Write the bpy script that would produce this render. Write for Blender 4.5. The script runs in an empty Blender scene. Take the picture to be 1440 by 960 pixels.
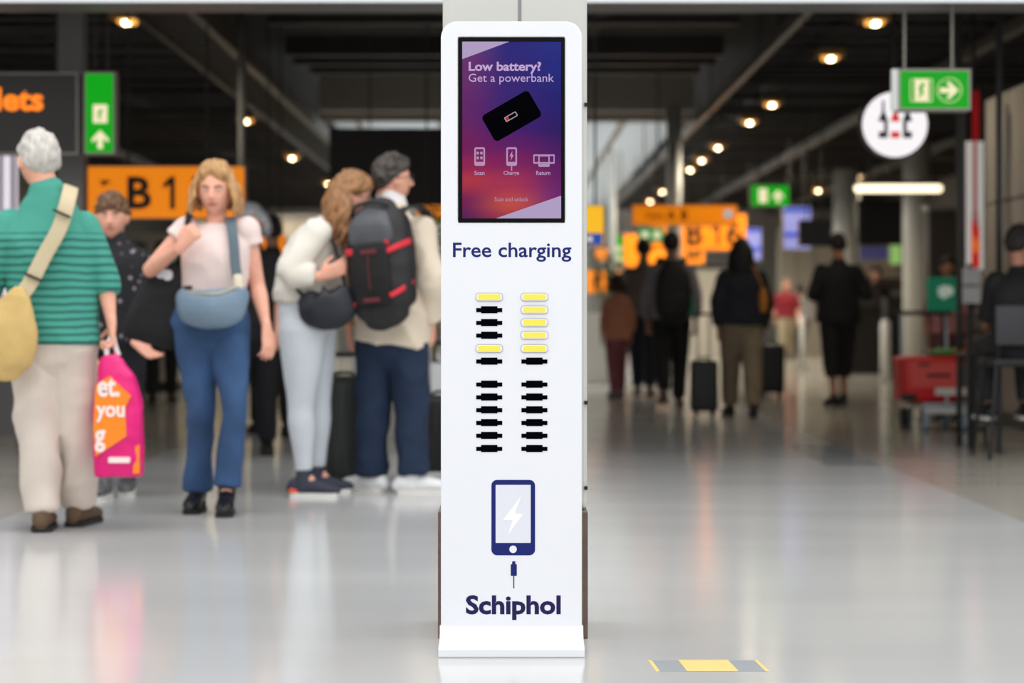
import bpy, bmesh, math, random
from mathutils import Vector, Matrix, noise
PI = math.pi
V = Vector
# ---------------------------------------------------------------- camera, world, light, exposure
F = 2800.0; CX = 716.0; CY = 440.0; CH = 0.95      # focal length in pixels, vanishing point, eye height
SC = bpy.context.scene
COL = SC.collection
cam_data = bpy.data.cameras.new('camera'); cam = bpy.data.objects.new('camera', cam_data); COL.objects.link(cam)
cam.location = (0, 0, CH); cam.rotation_euler = (PI/2, 0, 0)
cam_data.lens = F/1440*36; cam_data.sensor_width = 36
cam_data.shift_x = 4/1440; cam_data.shift_y = -40/1440
cam_data.clip_end = 200
cam_data.dof.use_dof = True; cam_data.dof.focus_distance = 5.6; cam_data.dof.aperture_fstop = 2.3
SC.camera = cam
world = bpy.data.worlds.new('world'); SC.world = world; world.use_nodes = True
world.node_tree.nodes['Background'].inputs[0].default_value = (0.93, 0.96, 1.0, 1)
world.node_tree.nodes['Background'].inputs[1].default_value = 0.98
def area(name, loc, rot, sx, sy, power, color):
    l = bpy.data.lights.new(name, 'AREA'); l.shape = 'RECTANGLE'; l.size = sx; l.size_y = sy
    l.energy = power; l.color = color
    o = bpy.data.objects.new(name, l); o.location = loc; o.rotation_euler = rot; COL.objects.link(o)
    return o
area('window_light', (0, -3.5, 6.5), (math.radians(52), 0, 0), 12, 4, 300, (1, .98, .95))
area('overhead_fill', (0, 6.5, 6.8), (0, 0, 0), 11, 6, 420, (1, .98, .95))  # added fill light above the near floor, not an actual opening in the roof
vs = SC.view_settings
vs.view_transform = 'Standard'; vs.look = 'None'; vs.exposure = 0.0; vs.gamma = 1.0; vs.use_curve_mapping = False
random.seed(4)

def W(px, py, d):
    return V(((px-CX)*d/F, d, CH+(CY-py)*d/F))
def lin(c):
    return tuple((x/255/12.92 if x/255 <= .04045 else ((x/255+.055)/1.055)**2.4) for x in c)

# ---------------------------------------------------------------- materials
MATS = {}
def mat(name, rgb, rough=.6, metal=0, emit=0, spec=.5, var=0, vscale=20, bump=0, bscale=60, coat=0, alpha=1, pure=False):
    if name in MATS: return MATS[name]
    m = bpy.data.materials.new(name); m.use_nodes = True; MATS[name] = m
    nt = m.node_tree; b = nt.nodes['Principled BSDF']
    c = lin(rgb) + (1,)
    b.inputs['Base Color'].default_value = c
    b.inputs['Roughness'].default_value = rough; b.inputs['Metallic'].default_value = metal
    b.inputs['Specular IOR Level'].default_value = spec
    b.inputs['Coat Weight'].default_value = coat
    if alpha < 1: b.inputs['Alpha'].default_value = alpha
    if emit:
        if pure: b.inputs['Base Color'].default_value = (.01, .01, .01, 1)
        b.inputs['Emission Color'].default_value = c; b.inputs['Emission Strength'].default_value = emit
    tc = None
    if var or bump: tc = nt.nodes.new('ShaderNodeTexCoord')
    if var:
        n = nt.nodes.new('ShaderNodeTexNoise'); n.inputs['Scale'].default_value = vscale; n.inputs['Detail'].default_value = 4
        nt.links.new(tc.outputs['Object'], n.inputs['Vector'])
        r = nt.nodes.new('ShaderNodeValToRGB')
        r.color_ramp.elements[0].position = .3; r.color_ramp.elements[1].position = .7
        r.color_ramp.elements[0].color = tuple(x*(1-var) for x in c[:3])+(1,)
        r.color_ramp.elements[1].color = tuple(min(1, x*(1+var)) for x in c[:3])+(1,)
        nt.links.new(n.outputs[0], r.inputs[0]); nt.links.new(r.outputs[0], b.inputs['Base Color'])
    if bump:
        n = nt.nodes.new('ShaderNodeTexNoise'); n.inputs['Scale'].default_value = bscale; n.inputs['Detail'].default_value = 3
        nt.links.new(tc.outputs['Object'], n.inputs['Vector'])
        bp = nt.nodes.new('ShaderNodeBump'); bp.inputs['Strength'].default_value = bump; bp.inputs['Distance'].default_value = .01
        nt.links.new(n.outputs[0], bp.inputs['Height']); nt.links.new(bp.outputs[0], b.inputs['Normal'])
    return m
def stripe_mat(name, c1, c2, freq, zmax=99, axis=2, thr=.5):
    if name in MATS: return MATS[name]
    m = mat(name, c1, .85)
    nt = m.node_tree; b = nt.nodes['Principled BSDF']
    tc = nt.nodes.new('ShaderNodeTexCoord'); sp = nt.nodes.new('ShaderNodeSeparateXYZ')
    nt.links.new(tc.outputs['Object'], sp.inputs[0])
    nz = nt.nodes.new('ShaderNodeTexNoise'); nz.inputs['Scale'].default_value = 5
    nt.links.new(tc.outputs['Object'], nz.inputs['Vector'])
    ma = nt.nodes.new('ShaderNodeMath'); ma.operation = 'MULTIPLY_ADD'; ma.inputs[1].default_value = .03
    nt.links.new(nz.outputs[0], ma.inputs[0]); nt.links.new(sp.outputs[axis], ma.inputs[2])
    mu = nt.nodes.new('ShaderNodeMath'); mu.operation = 'MULTIPLY'; mu.inputs[1].default_value = freq
    nt.links.new(ma.outputs[0], mu.inputs[0])
    fr = nt.nodes.new('ShaderNodeMath'); fr.operation = 'FRACT'; nt.links.new(mu.outputs[0], fr.inputs[0])
    gt = nt.nodes.new('ShaderNodeMath'); gt.operation = 'LESS_THAN'; gt.inputs[1].default_value = thr
    nt.links.new(fr.outputs[0], gt.inputs[0])
    lt = nt.nodes.new('ShaderNodeMath'); lt.operation = 'LESS_THAN'; lt.inputs[1].default_value = zmax
    nt.links.new(sp.outputs[2], lt.inputs[0])
    an = nt.nodes.new('ShaderNodeMath'); an.operation = 'MULTIPLY'
    nt.links.new(gt.outputs[0], an.inputs[0]); nt.links.new(lt.outputs[0], an.inputs[1])
    mx = nt.nodes.new('ShaderNodeMix'); mx.data_type = 'RGBA'
    mx.inputs[6].default_value = lin(c1)+(1,); mx.inputs[7].default_value = lin(c2)+(1,)
    nt.links.new(an.outputs[0], mx.inputs[0]); nt.links.new(mx.outputs[2], b.inputs['Base Color'])
    return m

# ---------------------------------------------------------------- object helpers
def obj(name, bm, m, parent=None, smooth=False, loc=None):
    if isinstance(bm, bmesh.types.BMesh):
        me = bpy.data.meshes.new(name); bm.to_mesh(me); bm.free()
    else: me = bm
    ms = m if isinstance(m, (list, tuple)) else [m]
    me.materials.clear()
    for x in ms: me.materials.append(x)
    if smooth: me.shade_smooth()
    o = bpy.data.objects.new(name, me); COL.objects.link(o)
    if parent is not None: o.parent = parent
    if loc is not None: o.location = loc
    return o
def tag(o, label, cat, group=None):
    o['label'] = label; o['category'] = cat
    if group: o['group'] = group
    return o
def thing(name, label, cat, loc=(0, 0, 0), rotz=0, group=None):
    o = bpy.data.objects.new(name, None); COL.objects.link(o)
    o.empty_display_size = .1
    o.location = loc; o.rotation_euler = (0, 0, rotz)
    return tag(o, label, cat, group)
def struct(name, bm, m, smooth=False):
    o = obj(name, bm, m, None, smooth); o['kind'] = 'structure'; return o
def BM(): return bmesh.new()
def box(bm, x0, x1, y0, y1, z0, z1, bev=0, rot=None, piv=None, mi=0, seg=2):
    r = bmesh.ops.create_cube(bm, size=1)
    vs_ = r['verts']
    M = Matrix.Translation(((x0+x1)/2, (y0+y1)/2, (z0+z1)/2)) @ Matrix.Diagonal((abs(x1-x0), abs(y1-y0), abs(z1-z0), 1))
    if rot is not None:
        p = V(piv) if piv is not None else V(((x0+x1)/2, (y0+y1)/2, (z0+z1)/2))
        M = Matrix.Translation(p) @ rot @ Matrix.Translation(-p) @ M
    bmesh.ops.transform(bm, matrix=M, verts=vs_)
    fs = list({f for v in vs_ for f in v.link_faces})
    for f in fs: f.material_index = mi
    if bev:
        es = list({e for v in vs_ for e in v.link_edges})
        bmesh.ops.bevel(bm, geom=es, offset=bev, segments=seg, affect='EDGES', profile=.5)
    return bm
def prism(bm, pts, y0, y1, mi=0, bev=0, hole=None):
    """outline pts (x,z) extruded along y"""
    a = [bm.verts.new((x, y0, z)) for x, z in pts]; b = [bm.verts.new((x, y1, z)) for x, z in pts]
    n = len(pts)
    if hole is None:
        fs = [bm.faces.new(a), bm.faces.new(b[::-1])]
    else:
        ha = [bm.verts.new((x, y0, z)) for x, z in hole]; hb = [bm.verts.new((x, y1, z)) for x, z in hole]
        fs = []
        for i in range(n):
            j = (i+1) % n
            fs.append(bm.faces.new((a[i], a[j], ha[j], ha[i]))); fs.append(bm.faces.new((b[j], b[i], hb[i], hb[j])))
            fs.append(bm.faces.new((ha[i], ha[j], hb[j], hb[i])))
    for i in range(n):
        j = (i+1) % n
        fs.append(bm.faces.new((a[j], a[i], b[i], b[j])))
    for f in fs: f.material_index = mi
    bmesh.ops.recalc_face_normals(bm, faces=fs)
    return bm
def rrect(x0, x1, z0, z1, r, n=6):
    pts = []
    for cx, cz, a0 in ((x1-r, z1-r, 0), (x0+r, z1-r, 90), (x0+r, z0+r, 180), (x1-r, z0+r, 270)):
        for k in range(n+1):
            a = math.radians(a0+90*k/n); pts.append((cx+r*math.cos(a), cz+r*math.sin(a)))
    return pts
def circ(cx, cz, r, n=32):
    return [(cx+r*math.cos(2*PI*k/n), cz+r*math.sin(2*PI*k/n)) for k in range(n)]
def lathe(bm, prof, c=(0, 0, 0), n=24, M=None):
    c = V(c); rings = []
    for r, z in prof:
        rings.append([bm.verts.new((c.x+r*math.cos(2*PI*k/n), c.y+r*math.sin(2*PI*k/n), c.z+z)) for k in range(n)])
    for a, b in zip(rings, rings[1:]):
        for k in range(n): bm.faces.new((a[k], a[(k+1) % n], b[(k+1) % n], b[k]))
    bm.faces.new(rings[0][::-1]); bm.faces.new(rings[-1])
    if M is not None: bmesh.ops.transform(bm, matrix=M, verts=[v for r in rings for v in r])
    return bm
def crv(pts, k=4):
    """catmull-rom through points (lists of floats), k steps each"""
    P = [V(p) if len(p) == 3 else list(p) for p in pts]
    out = []
    n = len(P)
    def g(i): return P[max(0, min(n-1, i))]
    for i in range(n-1):
        p0, p1, p2, p3 = g(i-1), g(i), g(i+1), g(i+2)
        for j in range(k):
            t = j/k
            out.append([.5*((2*b)+(-a+c)*t+(2*a-5*b+4*c-d)*t*t+(-a+3*b-3*c+d)*t*t*t) for a, b, c, d in zip(p0, p1, p2, p3)])
    out.append(list(P[-1]))
    return out
def tube(bm, pts, rads, n=12, lat=None, caps=(1, 1), k=4, smooth=True, mi=0, pw=1.0):
    """pts: Vectors; rads: float or list of float/(a,b); lat: vector (or list) for the 'a' axis; caps: 1 round 0 flat"""
    m = len(pts)
    if not isinstance(rads, (list, tuple)): rads = [rads]*m
    R = [(r, r) if not isinstance(r, (tuple, list)) else r for r in rads]
    if lat is None: L = None
    elif isinstance(lat, list): L = lat
    else: L = [lat]*m
    rows = []
    for i in range(m):
        l = L[i] if L else V((0, 0, 0))
        rows.append([*pts[i], R[i][0], R[i][1], *l])
    if smooth and m > 1:
        rows = crv([r for r in rows], k)
    C = [V(r[:3]) for r in rows]; N = len(C)
    T = []
    for i in range(N):
        t = C[min(N-1, i+1)]-C[max(0, i-1)]
        T.append(t.normalized() if t.length > 1e-9 else V((0, 0, 1)))
    rings = []; u = None
    for i in range(N):
        t = T[i]
        if L: u = V(rows[i][5:8])
        elif u is None:
            u = V((1, 0, 0)) if abs(t.x) < .8 else V((0, 1, 0))
        u = (u-t*u.dot(t)).normalized(); w = t.cross(u)
        rings.append((C[i], u, w, rows[i][3], rows[i][4], t))
    full = []
    def capseq(c, u, w, a, b, t, s):
        r = min(a, b)
        return [(c+t*s*r*math.sin(q), u, w, a*math.cos(q), b*math.cos(q), t) for q in (.4, .8, 1.2)]
    if caps[0]: full += capseq(*rings[0], -1)[::-1]
    full += rings
    if caps[1]: full += capseq(*rings[-1], 1)
    vr = []
    for c, u, w, a, b, t in full:
        ring = []
        for q in range(n):
            ca, sa = math.cos(2*PI*q/n), math.sin(2*PI*q/n)
            if pw != 1: ca = math.copysign(abs(ca)**pw, ca); sa = math.copysign(abs(sa)**pw, sa)
            ring.append(bm.verts.new(c+u*(a*ca)+w*(b*sa)))
        vr.append(ring)
    for a, b in zip(vr, vr[1:]):
        for q in range(n):
            f = bm.faces.new((a[q], a[(q+1) % n], b[(q+1) % n], b[q])); f.material_index = mi
    f = bm.faces.new(vr[0][::-1]); f.material_index = mi
    f = bm.faces.new(vr[-1]); f.material_index = mi
    return bm
def ball(bm, c, r, M=None, sub=3, mi=0):
    q = bmesh.ops.create_icosphere(bm, subdivisions=sub, radius=1)['verts']
    rx, ry, rz = r if isinstance(r, (tuple, list)) else (r, r, r)
    X = Matrix.Translation(V(c)) @ (M.to_4x4() if M is not None else Matrix.Identity(4)) @ Matrix.Diagonal((rx, ry, rz, 1))
    bmesh.ops.transform(bm, matrix=X, verts=q)
    if mi:
        for f in {f for v in q for f in v.link_faces}: f.material_index = mi
    return q
def remesh(bm, voxel, smooth=2, amp=0, freq=6, amp2=0, freq2=25):
    me = bpy.data.meshes.new('tmp'); bm.to_mesh(me); bm.free()
    o = bpy.data.objects.new('tmp', me); COL.objects.link(o)
    md = o.modifiers.new('r', 'REMESH'); md.mode = 'VOXEL'; md.voxel_size = voxel; md.use_smooth_shade = True
    if smooth:
        s = o.modifiers.new('s', 'SMOOTH'); s.iterations = smooth; s.factor = .5
    dg = bpy.context.evaluated_depsgraph_get(); dg.update()
    out = bpy.data.meshes.new_from_object(o.evaluated_get(dg))
    bpy.data.objects.remove(o); bpy.data.meshes.remove(me)
    if amp or amp2:
        nv = len(out.vertices)
        co = [0.0]*(nv*3); no = [0.0]*(nv*3)
        out.vertices.foreach_get('co', co)
        out.vertex_normals.foreach_get('vector', no)
        nz = noise.noise
        for i in range(nv):
            x, y, z = co[3*i:3*i+3]
            d = 0
            if amp: d += amp*(1-abs(nz(V((x*freq, y*freq+7, z*freq*.9)))*2.2))
            if amp2: d += amp2*nz(V((x*freq2*.6, y*freq2*.6+3, z*freq2)))
            for q in range(3): co[3*i+q] += no[3*i+q]*d
        out.vertices.foreach_set('co', co)
    return out

_tc = {}
def text_mesh(body, bold):
    k = (body, bold)
    if k not in _tc:
        cu = bpy.data.curves.new('t', 'FONT'); cu.body = body; cu.size = 1; cu.offset = bold; cu.extrude = .004; cu.resolution_u = 3
        o = bpy.data.objects.new('t', cu); COL.objects.link(o)
        dg = bpy.context.evaluated_depsgraph_get(); dg.update()
        me = bpy.data.meshes.new_from_object(o.evaluated_get(dg))
        bpy.data.objects.remove(o); bpy.data.curves.remove(cu)
        _tc[k] = me
    return _tc[k].copy()
def lettering(body, x0, x1, z0, z1, y, m, parent, bold=.0, name='lettering', th=.0012, M=None):
    """text whose ink box is exactly x0..x1, z0..z1 and faces -y"""
    me = text_mesh(body, bold)
    co = [v.co.copy() for v in me.vertices]
    ax, bx = min(c.x for c in co), max(c.x for c in co); ay, by = min(c.y for c in co), max(c.y for c in co)
    for v, c in zip(me.vertices, co):
        p = V((x0+(c.x-ax)/(bx-ax)*(x1-x0), y-(th if c.z > 0 else 0), z0+(c.y-ay)/(by-ay)*(z1-z0)))
        v.co = M @ p if M is not None else p
    return obj(name, me, m, parent)
def px_text(body, px0, px1, py_top, py_bot, d, m, parent, bold=0, org=(0, 0, 0), name='lettering', th=.0012):
    a = W(px0, py_bot, d); b = W(px1, py_top, d); o = V(org)
    return lettering(body, a.x-o.x, b.x-o.x, a.z-o.z, b.z-o.z, d-o.y, m, parent, bold, name, th)

# ---------------------------------------------------------------- the hall
HZ = 3.5; Y0 = 11.87; YE = 50.0
def floor_mat():
    m = mat('terrazzo', (205, 205, 204), .22, spec=.5)
    nt = m.node_tree; b = nt.nodes['Principled BSDF']
    tc = nt.nodes.new('ShaderNodeTexCoord'); sp = nt.nodes.new('ShaderNodeSeparateXYZ')
    nt.links.new(tc.outputs['Object'], sp.inputs[0])
    def noise_(sc, sx=1, det=4):
        mp = nt.nodes.new('ShaderNodeMapping'); mp.inputs['Scale'].default_value = (sx, 1, 1)
        nt.links.new(tc.outputs['Object'], mp.inputs[0])
        n = nt.nodes.new('ShaderNodeTexNoise'); n.inputs['Scale'].default_value = sc; n.inputs['Detail'].default_value = det
        nt.links.new(mp.outputs[0], n.inputs['Vector']); return n.outputs[0]
    def mix(f, a, b_, kind='MIX'):
        x = nt.nodes.new('ShaderNodeMix'); x.data_type = 'RGBA'; x.blend_type = kind
        for s, v in ((0, f), (6, a), (7, b_)):
            if hasattr(v, 'links'): nt.links.new(v, x.inputs[s])
            elif isinstance(v, tuple): x.inputs[s].default_value = v+(1,)
            else: x.inputs[s].default_value = v
        return x.outputs[2]
    def math_(op, a, b_=0):
        x = nt.nodes.new('ShaderNodeMath'); x.operation = op
        for s, v in ((0, a), (1, b_)):
            if hasattr(v, 'links'): nt.links.new(v, x.inputs[s])
            else: x.inputs[s].default_value = v
        return x.outputs[0]
    grey = mix(noise_(1.3, .35), lin((192, 192, 191)), lin((213, 212, 209)))
    beige = mix(noise_(.7), lin((184, 178, 165)), lin((196, 190, 178)))
    xa = math_('ABSOLUTE', sp.outputs[0])
    edge = math_('GREATER_THAN', xa, 2.34)
    c = mix(edge, grey, beige)
    # blue-grey inlay next to the right border
    i1 = math_('MULTIPLY', math_('GREATER_THAN', sp.outputs[0], 1.98), math_('LESS_THAN', sp.outputs[0], 2.34))
    i2 = math_('MULTIPLY', math_('GREATER_THAN', sp.outputs[1], 12.4), math_('LESS_THAN', sp.outputs[1], 14.4))
    c = mix(math_('MULTIPLY', math_('MULTIPLY', i1, i2), .7), c, lin((142, 146, 152)))
    sc_ = nt.nodes.new('ShaderNodeTexNoise'); sc_.inputs['Scale'].default_value = 170; sc_.inputs['Detail'].default_value = 2
    nt.links.new(tc.outputs['Object'], sc_.inputs['Vector'])
    c = mix(math_('MULTIPLY', sc_.outputs[0], .10), c, (.35, .35, .35))
    nt.links.new(c, b.inputs['Base Color'])
    r = math_('MULTIPLY_ADD', noise_(2.2, .3), .10)
    rn = r.node; rn.inputs[2].default_value = .09
    nt.links.new(r, b.inputs['Roughness'])
    return m
struct('floor', box(BM(), -12, 12, -4, YE+4, -.1, 0), floor_mat())
M_plenum = mat('black_plenum', (14, 13, 12), .9)
M_slat = mat('dark_slat', (56, 50, 45), .5, var=.35, vscale=3)
M_rail = mat('rail_grey', (150, 146, 140), .45)
M_white = mat('white_paint', (232, 232, 230), .5)
M_col = mat('column_paint', (205, 204, 196), .4, var=.03, vscale=2)
M_alu = mat('aluminium', (168, 168, 168), .35, metal=.6)
M_black = mat('black_metal', (16, 16, 17), .45)
M_dark = mat('dark_panel', (38, 33, 32), .6)
ceil = struct('ceiling', box(BM(), -8.6, 8.6, Y0, YE, 4.35, 4.5), M_plenum)
bk = struct('trim_1', box(BM(), -12, 12, 11.4, 11.44, 2.73, 5.2), mat('beam_white', (222, 228, 232), .5, var=.02, vscale=1))
obj('soffit', box(BM(), -12, 12, 11.44, Y0, 2.74, 5.2), mat('soffit_grey', (96, 96, 96), .5, var=.2, vscale=1), bk)
# slats: side bays
def slat_mesh(w, dy, dz, m):
    bm = BM(); box(bm, -w/2, w/2, -dy/2, dy/2, -dz/2, dz/2)
    me = bpy.data.meshes.new('slat'); bm.to_mesh(me); bm.free(); me.materials.append(m); return me
sm = slat_mesh(6.0, .20, .03, M_slat)
y = 12.3
while y < YE-.3:
    for x in (-5.55, 5.55):
        o = bpy.data.objects.new('slat', sm); COL.objects.link(o); o.parent = ceil
        o.location = (x, y, HZ+.05+random.uniform(-.012, .012)); o.rotation_euler = (random.uniform(.12, .3), 0, 0)
    y += .48 if y < 30 else .8
# dark open middle bay: cross beams, then a skylight with white louvres
cm = slat_mesh(4.7, .14, .22, mat('beam_dark', (40, 38, 37), .6, var=.3, vscale=2))
for i, y in enumerate((13.2, 14.1, 15.3, 16.2, 17.6, 18.3, 19.9, 21.4, 22.2, 24.0)):
    o = bpy.data.objects.new('cross_beam', cm); COL.objects.link(o); o.parent = ceil
    o.location = (-.05, y, HZ+.32+(.12 if i % 3 == 0 else 0))
# skylight box
sky = struct('window_1', box(BM(), -2.42, 2.35, 26.2, YE-.5, 4.05, 4.1), mat('skylight_glow', (225, 232, 236), .6, emit=2.8))
lm = slat_mesh(4.75, .05, .16, mat('louvre_white', (190, 192, 192), .5))
y = 26.4
while y < YE-.8:
    o = bpy.data.objects.new('louvre', lm); COL.objects.link(o); o.parent = sky
    o.location = (-.05, y, HZ+.12); y += .55
struct('trim_2', box(box(BM(), -2.46, 2.4, 26.0, 26.14, 3.45, 3.62), -2.46, 2.4, 25.7, 26.0, 3.56, 4.34), M_rail)
tm = BM()
for x in (-2.0, -.9, .3, 1.5): box(tm, x-.04, x+.04, 26.2, YE-.6, 3.44, 3.5)
o = obj('support_rail', tm, M_rail, sky)
# long rails running down the hall
n = 3
for x, w in ((2.45, .035), (4.43, .05), (6.45, .05), (-6.1, .05)):
    struct('trim_%d' % n, box(BM(), x-w, x+w, Y0, YE-.2, 3.40, 3.50), mat('rail_edge', (92, 87, 82), .45)); n += 1
# left: broad cable tray with ribs
tray = struct('trim_%d' % n, box(box(BM(), -2.60, -2.52, Y0, YE-.2, 3.36, 3.52), -3.12, -3.07, Y0, YE-.2, 3.40, 3.52), mat('tray_grey', (78, 74, 70), .45)); n += 1
rib = slat_mesh(.5, .05, .03, mat('rib_grey', (74, 70, 66), .5))
y = 12.2
while y < 40:
    o = bpy.data.objects.new('rib', rib); COL.objects.link(o); o.parent = tray; o.location = (-2.84, y, 3.45); y += .3
# dark crossing pipes and ducts
du = BM()
for x, z, r in ((-5.2, 3.9, .12), (-6.6, 3.85, .16), (3.5, 3.95, .13), (5.4, 3.9, .1), (.9, 4.0, .12)):
    tube(du, [V((x, Y0, z)), V((x, YE-.2, z))], r, 12, caps=(0, 0), smooth=False)
du_o = struct('trim_%d' % n, du, mat('duct_dark', (48, 46, 45), .5, metal=.3), smooth=True); n += 1

# walls
wm = mat('shop_wall', (170, 161, 148), .55, var=.05, vscale=1.5)
M_far = mat('far_wall', (176, 170, 160), .6, var=.10, vscale=.6)
struct('wall_far', box(BM(), -8.6, 8.6, YE, YE+.2, 0, 4.5), M_far)
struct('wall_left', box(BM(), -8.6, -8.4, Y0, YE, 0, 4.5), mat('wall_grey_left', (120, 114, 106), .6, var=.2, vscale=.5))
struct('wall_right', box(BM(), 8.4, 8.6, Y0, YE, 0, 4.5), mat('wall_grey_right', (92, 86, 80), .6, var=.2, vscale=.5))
# near shop wall on the right, made of panels
sw = struct('wall_right_shop', box(BM(), 4.20, 4.45, 12.2, 17.35, 0, 2.8), mat('wall_core', (90, 84, 76), .6))
for (ya, yb) in ((12.2, 13.9), (13.92, 15.6), (15.62, 17.35)):
    for (za, zb) in ((.12, 1.88), (1.90, 2.8)):
        obj('panel', box(BM(), 4.15, 4.20, ya, yb, za, zb, .004), wm, sw)
struct('baseboard_right', box(BM(), 4.13, 4.20, 12.2, 17.35, 0, .12), mat('base_dark', (70, 66, 62), .5))
# ---------------------------------------------------------------- the kiosk (things at the centre)
navy = mat('navy_print', (26, 38, 108), .7, spec=.2); navy2 = mat('deep_navy_print', (36, 28, 82), .7, spec=.2)
M_kiosk = mat('white_lacquer', (236, 237, 241), .3, coat=.12)
M_slot = mat('slot_black', (3, 4, 10), .9, spec=.02)
KX = .006; KY = 5.60
k = thing('charging_kiosk', 'tall white powerbank charging kiosk with screen, slots and blue lettering', 'kiosk', (KX, KY, 0))
def kx(px): return (px-CX)*KY/F-KX
def kz(py): return CH+(CY-py)*KY/F
# front panel with a cut-out for the screen
def panel_outline(x0, x1, z0, z1, r, rb, nn):
    pts = []
    for cx, cz, a0, rr in ((x1-r, z1-r, 0, r), (x0+r, z1-r, 90, r), (x0+rb, z0+rb, 180, rb), (x1-rb, z0+rb, 270, rb)):
        for q in range(nn+1):
            a = math.radians(a0+90*q/nn); pts.append((cx+rr*math.cos(a), cz+rr*math.sin(a)))
    return pts
x0, x1, zt = kx(620), kx(818.5), kz(30)
def frame(bm, o0, o1, oz0, oz1, i0, i1, iz0, iz1, ya, yb, r=.0, ri=.002, nn=6):
    return prism(bm, panel_outline(o0, o1, oz0, oz1, max(r, 1e-4), 1e-4, nn), ya, yb, hole=panel_outline(i0, i1, iz0, iz1, ri, ri, nn))
pm = BM()
frame(pm, x0, x1, .03, zt, kx(644.5), kx(794), kz(312.5), kz(52.5), 0, .022, r=.045)
bmesh.ops.remove_doubles(pm, verts=pm.verts, dist=4e-4)
o = obj('front_panel', pm, M_kiosk, k)
bv = o.modifiers.new('b', 'BEVEL'); bv.width = .004; bv.segments = 3; bv.limit_method = 'ANGLE'; bv.angle_limit = math.radians(60)
obj('housing', prism(BM(), rrect(x0+.006, x1-.006, .02, zt-.006, .04), .022, .085), mat('housing_white', (214, 214, 216), .4), k)
# base: a plate that sweeps up into the panel
bm = BM()
prof = [(-.112, 0), (-.116, .004), (-.116, .022), (-.110, .030), (-.05, .032), (-.022, .037), (-.007, .048), (-.0005, .07), (.02, .07), (.2, .03), (.2, 0)]
a = [bm.verts.new((x0-.003, yy, zz)) for yy, zz in prof]; b = [bm.verts.new((x1+.003, yy, zz)) for yy, zz in prof]
bm.faces.new(a[::-1]); bm.faces.new(b)
for i in range(len(prof)):
    j = (i+1) % len(prof); bm.faces.new((a[i], a[j], b[j], b[i]))
bmesh.ops.recalc_face_normals(bm, faces=bm.faces)
obj('base_plate', bm, M_kiosk, k)
obj('rubber_seal', box(BM(), x0, x1, -.112, .18, -.0005, .0025), M_black, k)
# screen
obj('screen_bezel', frame(BM(), kx(644.7), kx(793.8), kz(312.3), kz(52.7), kx(650), kx(789), kz(307), kz(58.5), -.002, .012, r=.003, ri=.0008), mat('bezel_black', (5, 5, 6), .4, spec=.1), k)
def screen_mat():
    m = bpy.data.materials.new('kiosk_screen'); m.use_nodes = True; nt = m.node_tree; b = nt.nodes['Principled BSDF']
    tc = nt.nodes.new('ShaderNodeTexCoord'); sp = nt.nodes.new('ShaderNodeSeparateXYZ'); nt.links.new(tc.outputs['Generated'], sp.inputs[0])
    def ramp(stops):
        r = nt.nodes.new('ShaderNodeValToRGB'); el = r.color_ramp.elements
        el[0].position = stops[0][0]; el[0].color = lin(stops[0][1])+(1,); el[1].position = stops[-1][0]; el[1].color = lin(stops[-1][1])+(1,)
        for p, c in stops[1:-1]:
            e = el.new(p); e.color = lin(c)+(1,)
        r.color_ramp.interpolation = 'EASE'
        nt.links.new(sp.outputs[2], r.inputs[0]); return r.outputs[0]
    L = ramp([(0, (92, 22, 92)), (.10, (124, 20, 84)), (.22, (188, 52, 66)), (.30, (158, 26, 84)), (.40, (122, 14, 92)), (.60, (104, 28, 108)), (.85, (112, 44, 116)), (1, (110, 60, 130))])
    C = ramp([(0, (170, 50, 70)), (.08, (205, 78, 66)), (.20, (176, 46, 86)), (.33, (132, 18, 96)), (.43, (96, 10, 106)), (.52, (64, 12, 118)), (.75, (52, 28, 122)), (1, (40, 34, 130))])
    R = ramp([(0, (110, 30, 100)), (.14, (116, 30, 116)), (.26, (104, 14, 104)), (.38, (78, 8, 104)), (.50, (44, 8, 104)), (.66, (30, 22, 118)), (.85, (28, 36, 134)), (1, (36, 44, 138))])
    def mix(f, a, b_):
        x = nt.nodes.new('ShaderNodeMix'); x.data_type = 'RGBA'
        nt.links.new(f, x.inputs[0]); nt.links.new(a, x.inputs[6]); nt.links.new(b_, x.inputs[7]); return x.outputs[2]
    def mr(lo, hi):
        x = nt.nodes.new('ShaderNodeMapRange'); x.interpolation_type = 'SMOOTHSTEP'
        x.inputs[1].default_value = lo; x.inputs[2].default_value = hi; nt.links.new(sp.outputs[0], x.inputs[0]); return x.outputs[0]
    c = mix(mr(.5, 1), mix(mr(0, .5), L, C), R)
    b.inputs['Base Color'].default_value = (.004, .004, .006, 1); b.inputs['Roughness'].default_value = .15; b.inputs['Specular IOR Level'].default_value = .12
    nt.links.new(c, b.inputs['Emission Color']); b.inputs['Emission Strength'].default_value = .78
    return m
scr = obj('screen', box(BM(), kx(649), kx(790), .002, .010, kz(308), kz(57)), screen_mat(), k)
def em(name, rgb, s=.9): return mat(name, rgb, .4, emit=s, spec=.05, pure=True)
M_lav = em('screen_lavender', (186, 166, 206), .85); M_txt = em('screen_text', (206, 176, 222), .85); M_txt2 = em('screen_text_dim', (196, 158, 200), .8)
def flat(name, pts, yy, m, parent, th=.0006, hole=None):
    return obj(name, prism(BM(), [(kx(a_), kz(b_)) for a_, b_ in pts], yy-th, yy, hole=[(kx(a_), kz(b_)) for a_, b_ in hole] if hole else None), m, parent)
YS = .002
flat('corner_shape', [(650, 58.5), (716, 58.5), (650, 83)], YS, M_lav, scr); flat('corner_shape', [(789, 275), (789, 307), (697, 307)], YS, M_lav, scr)
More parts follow.
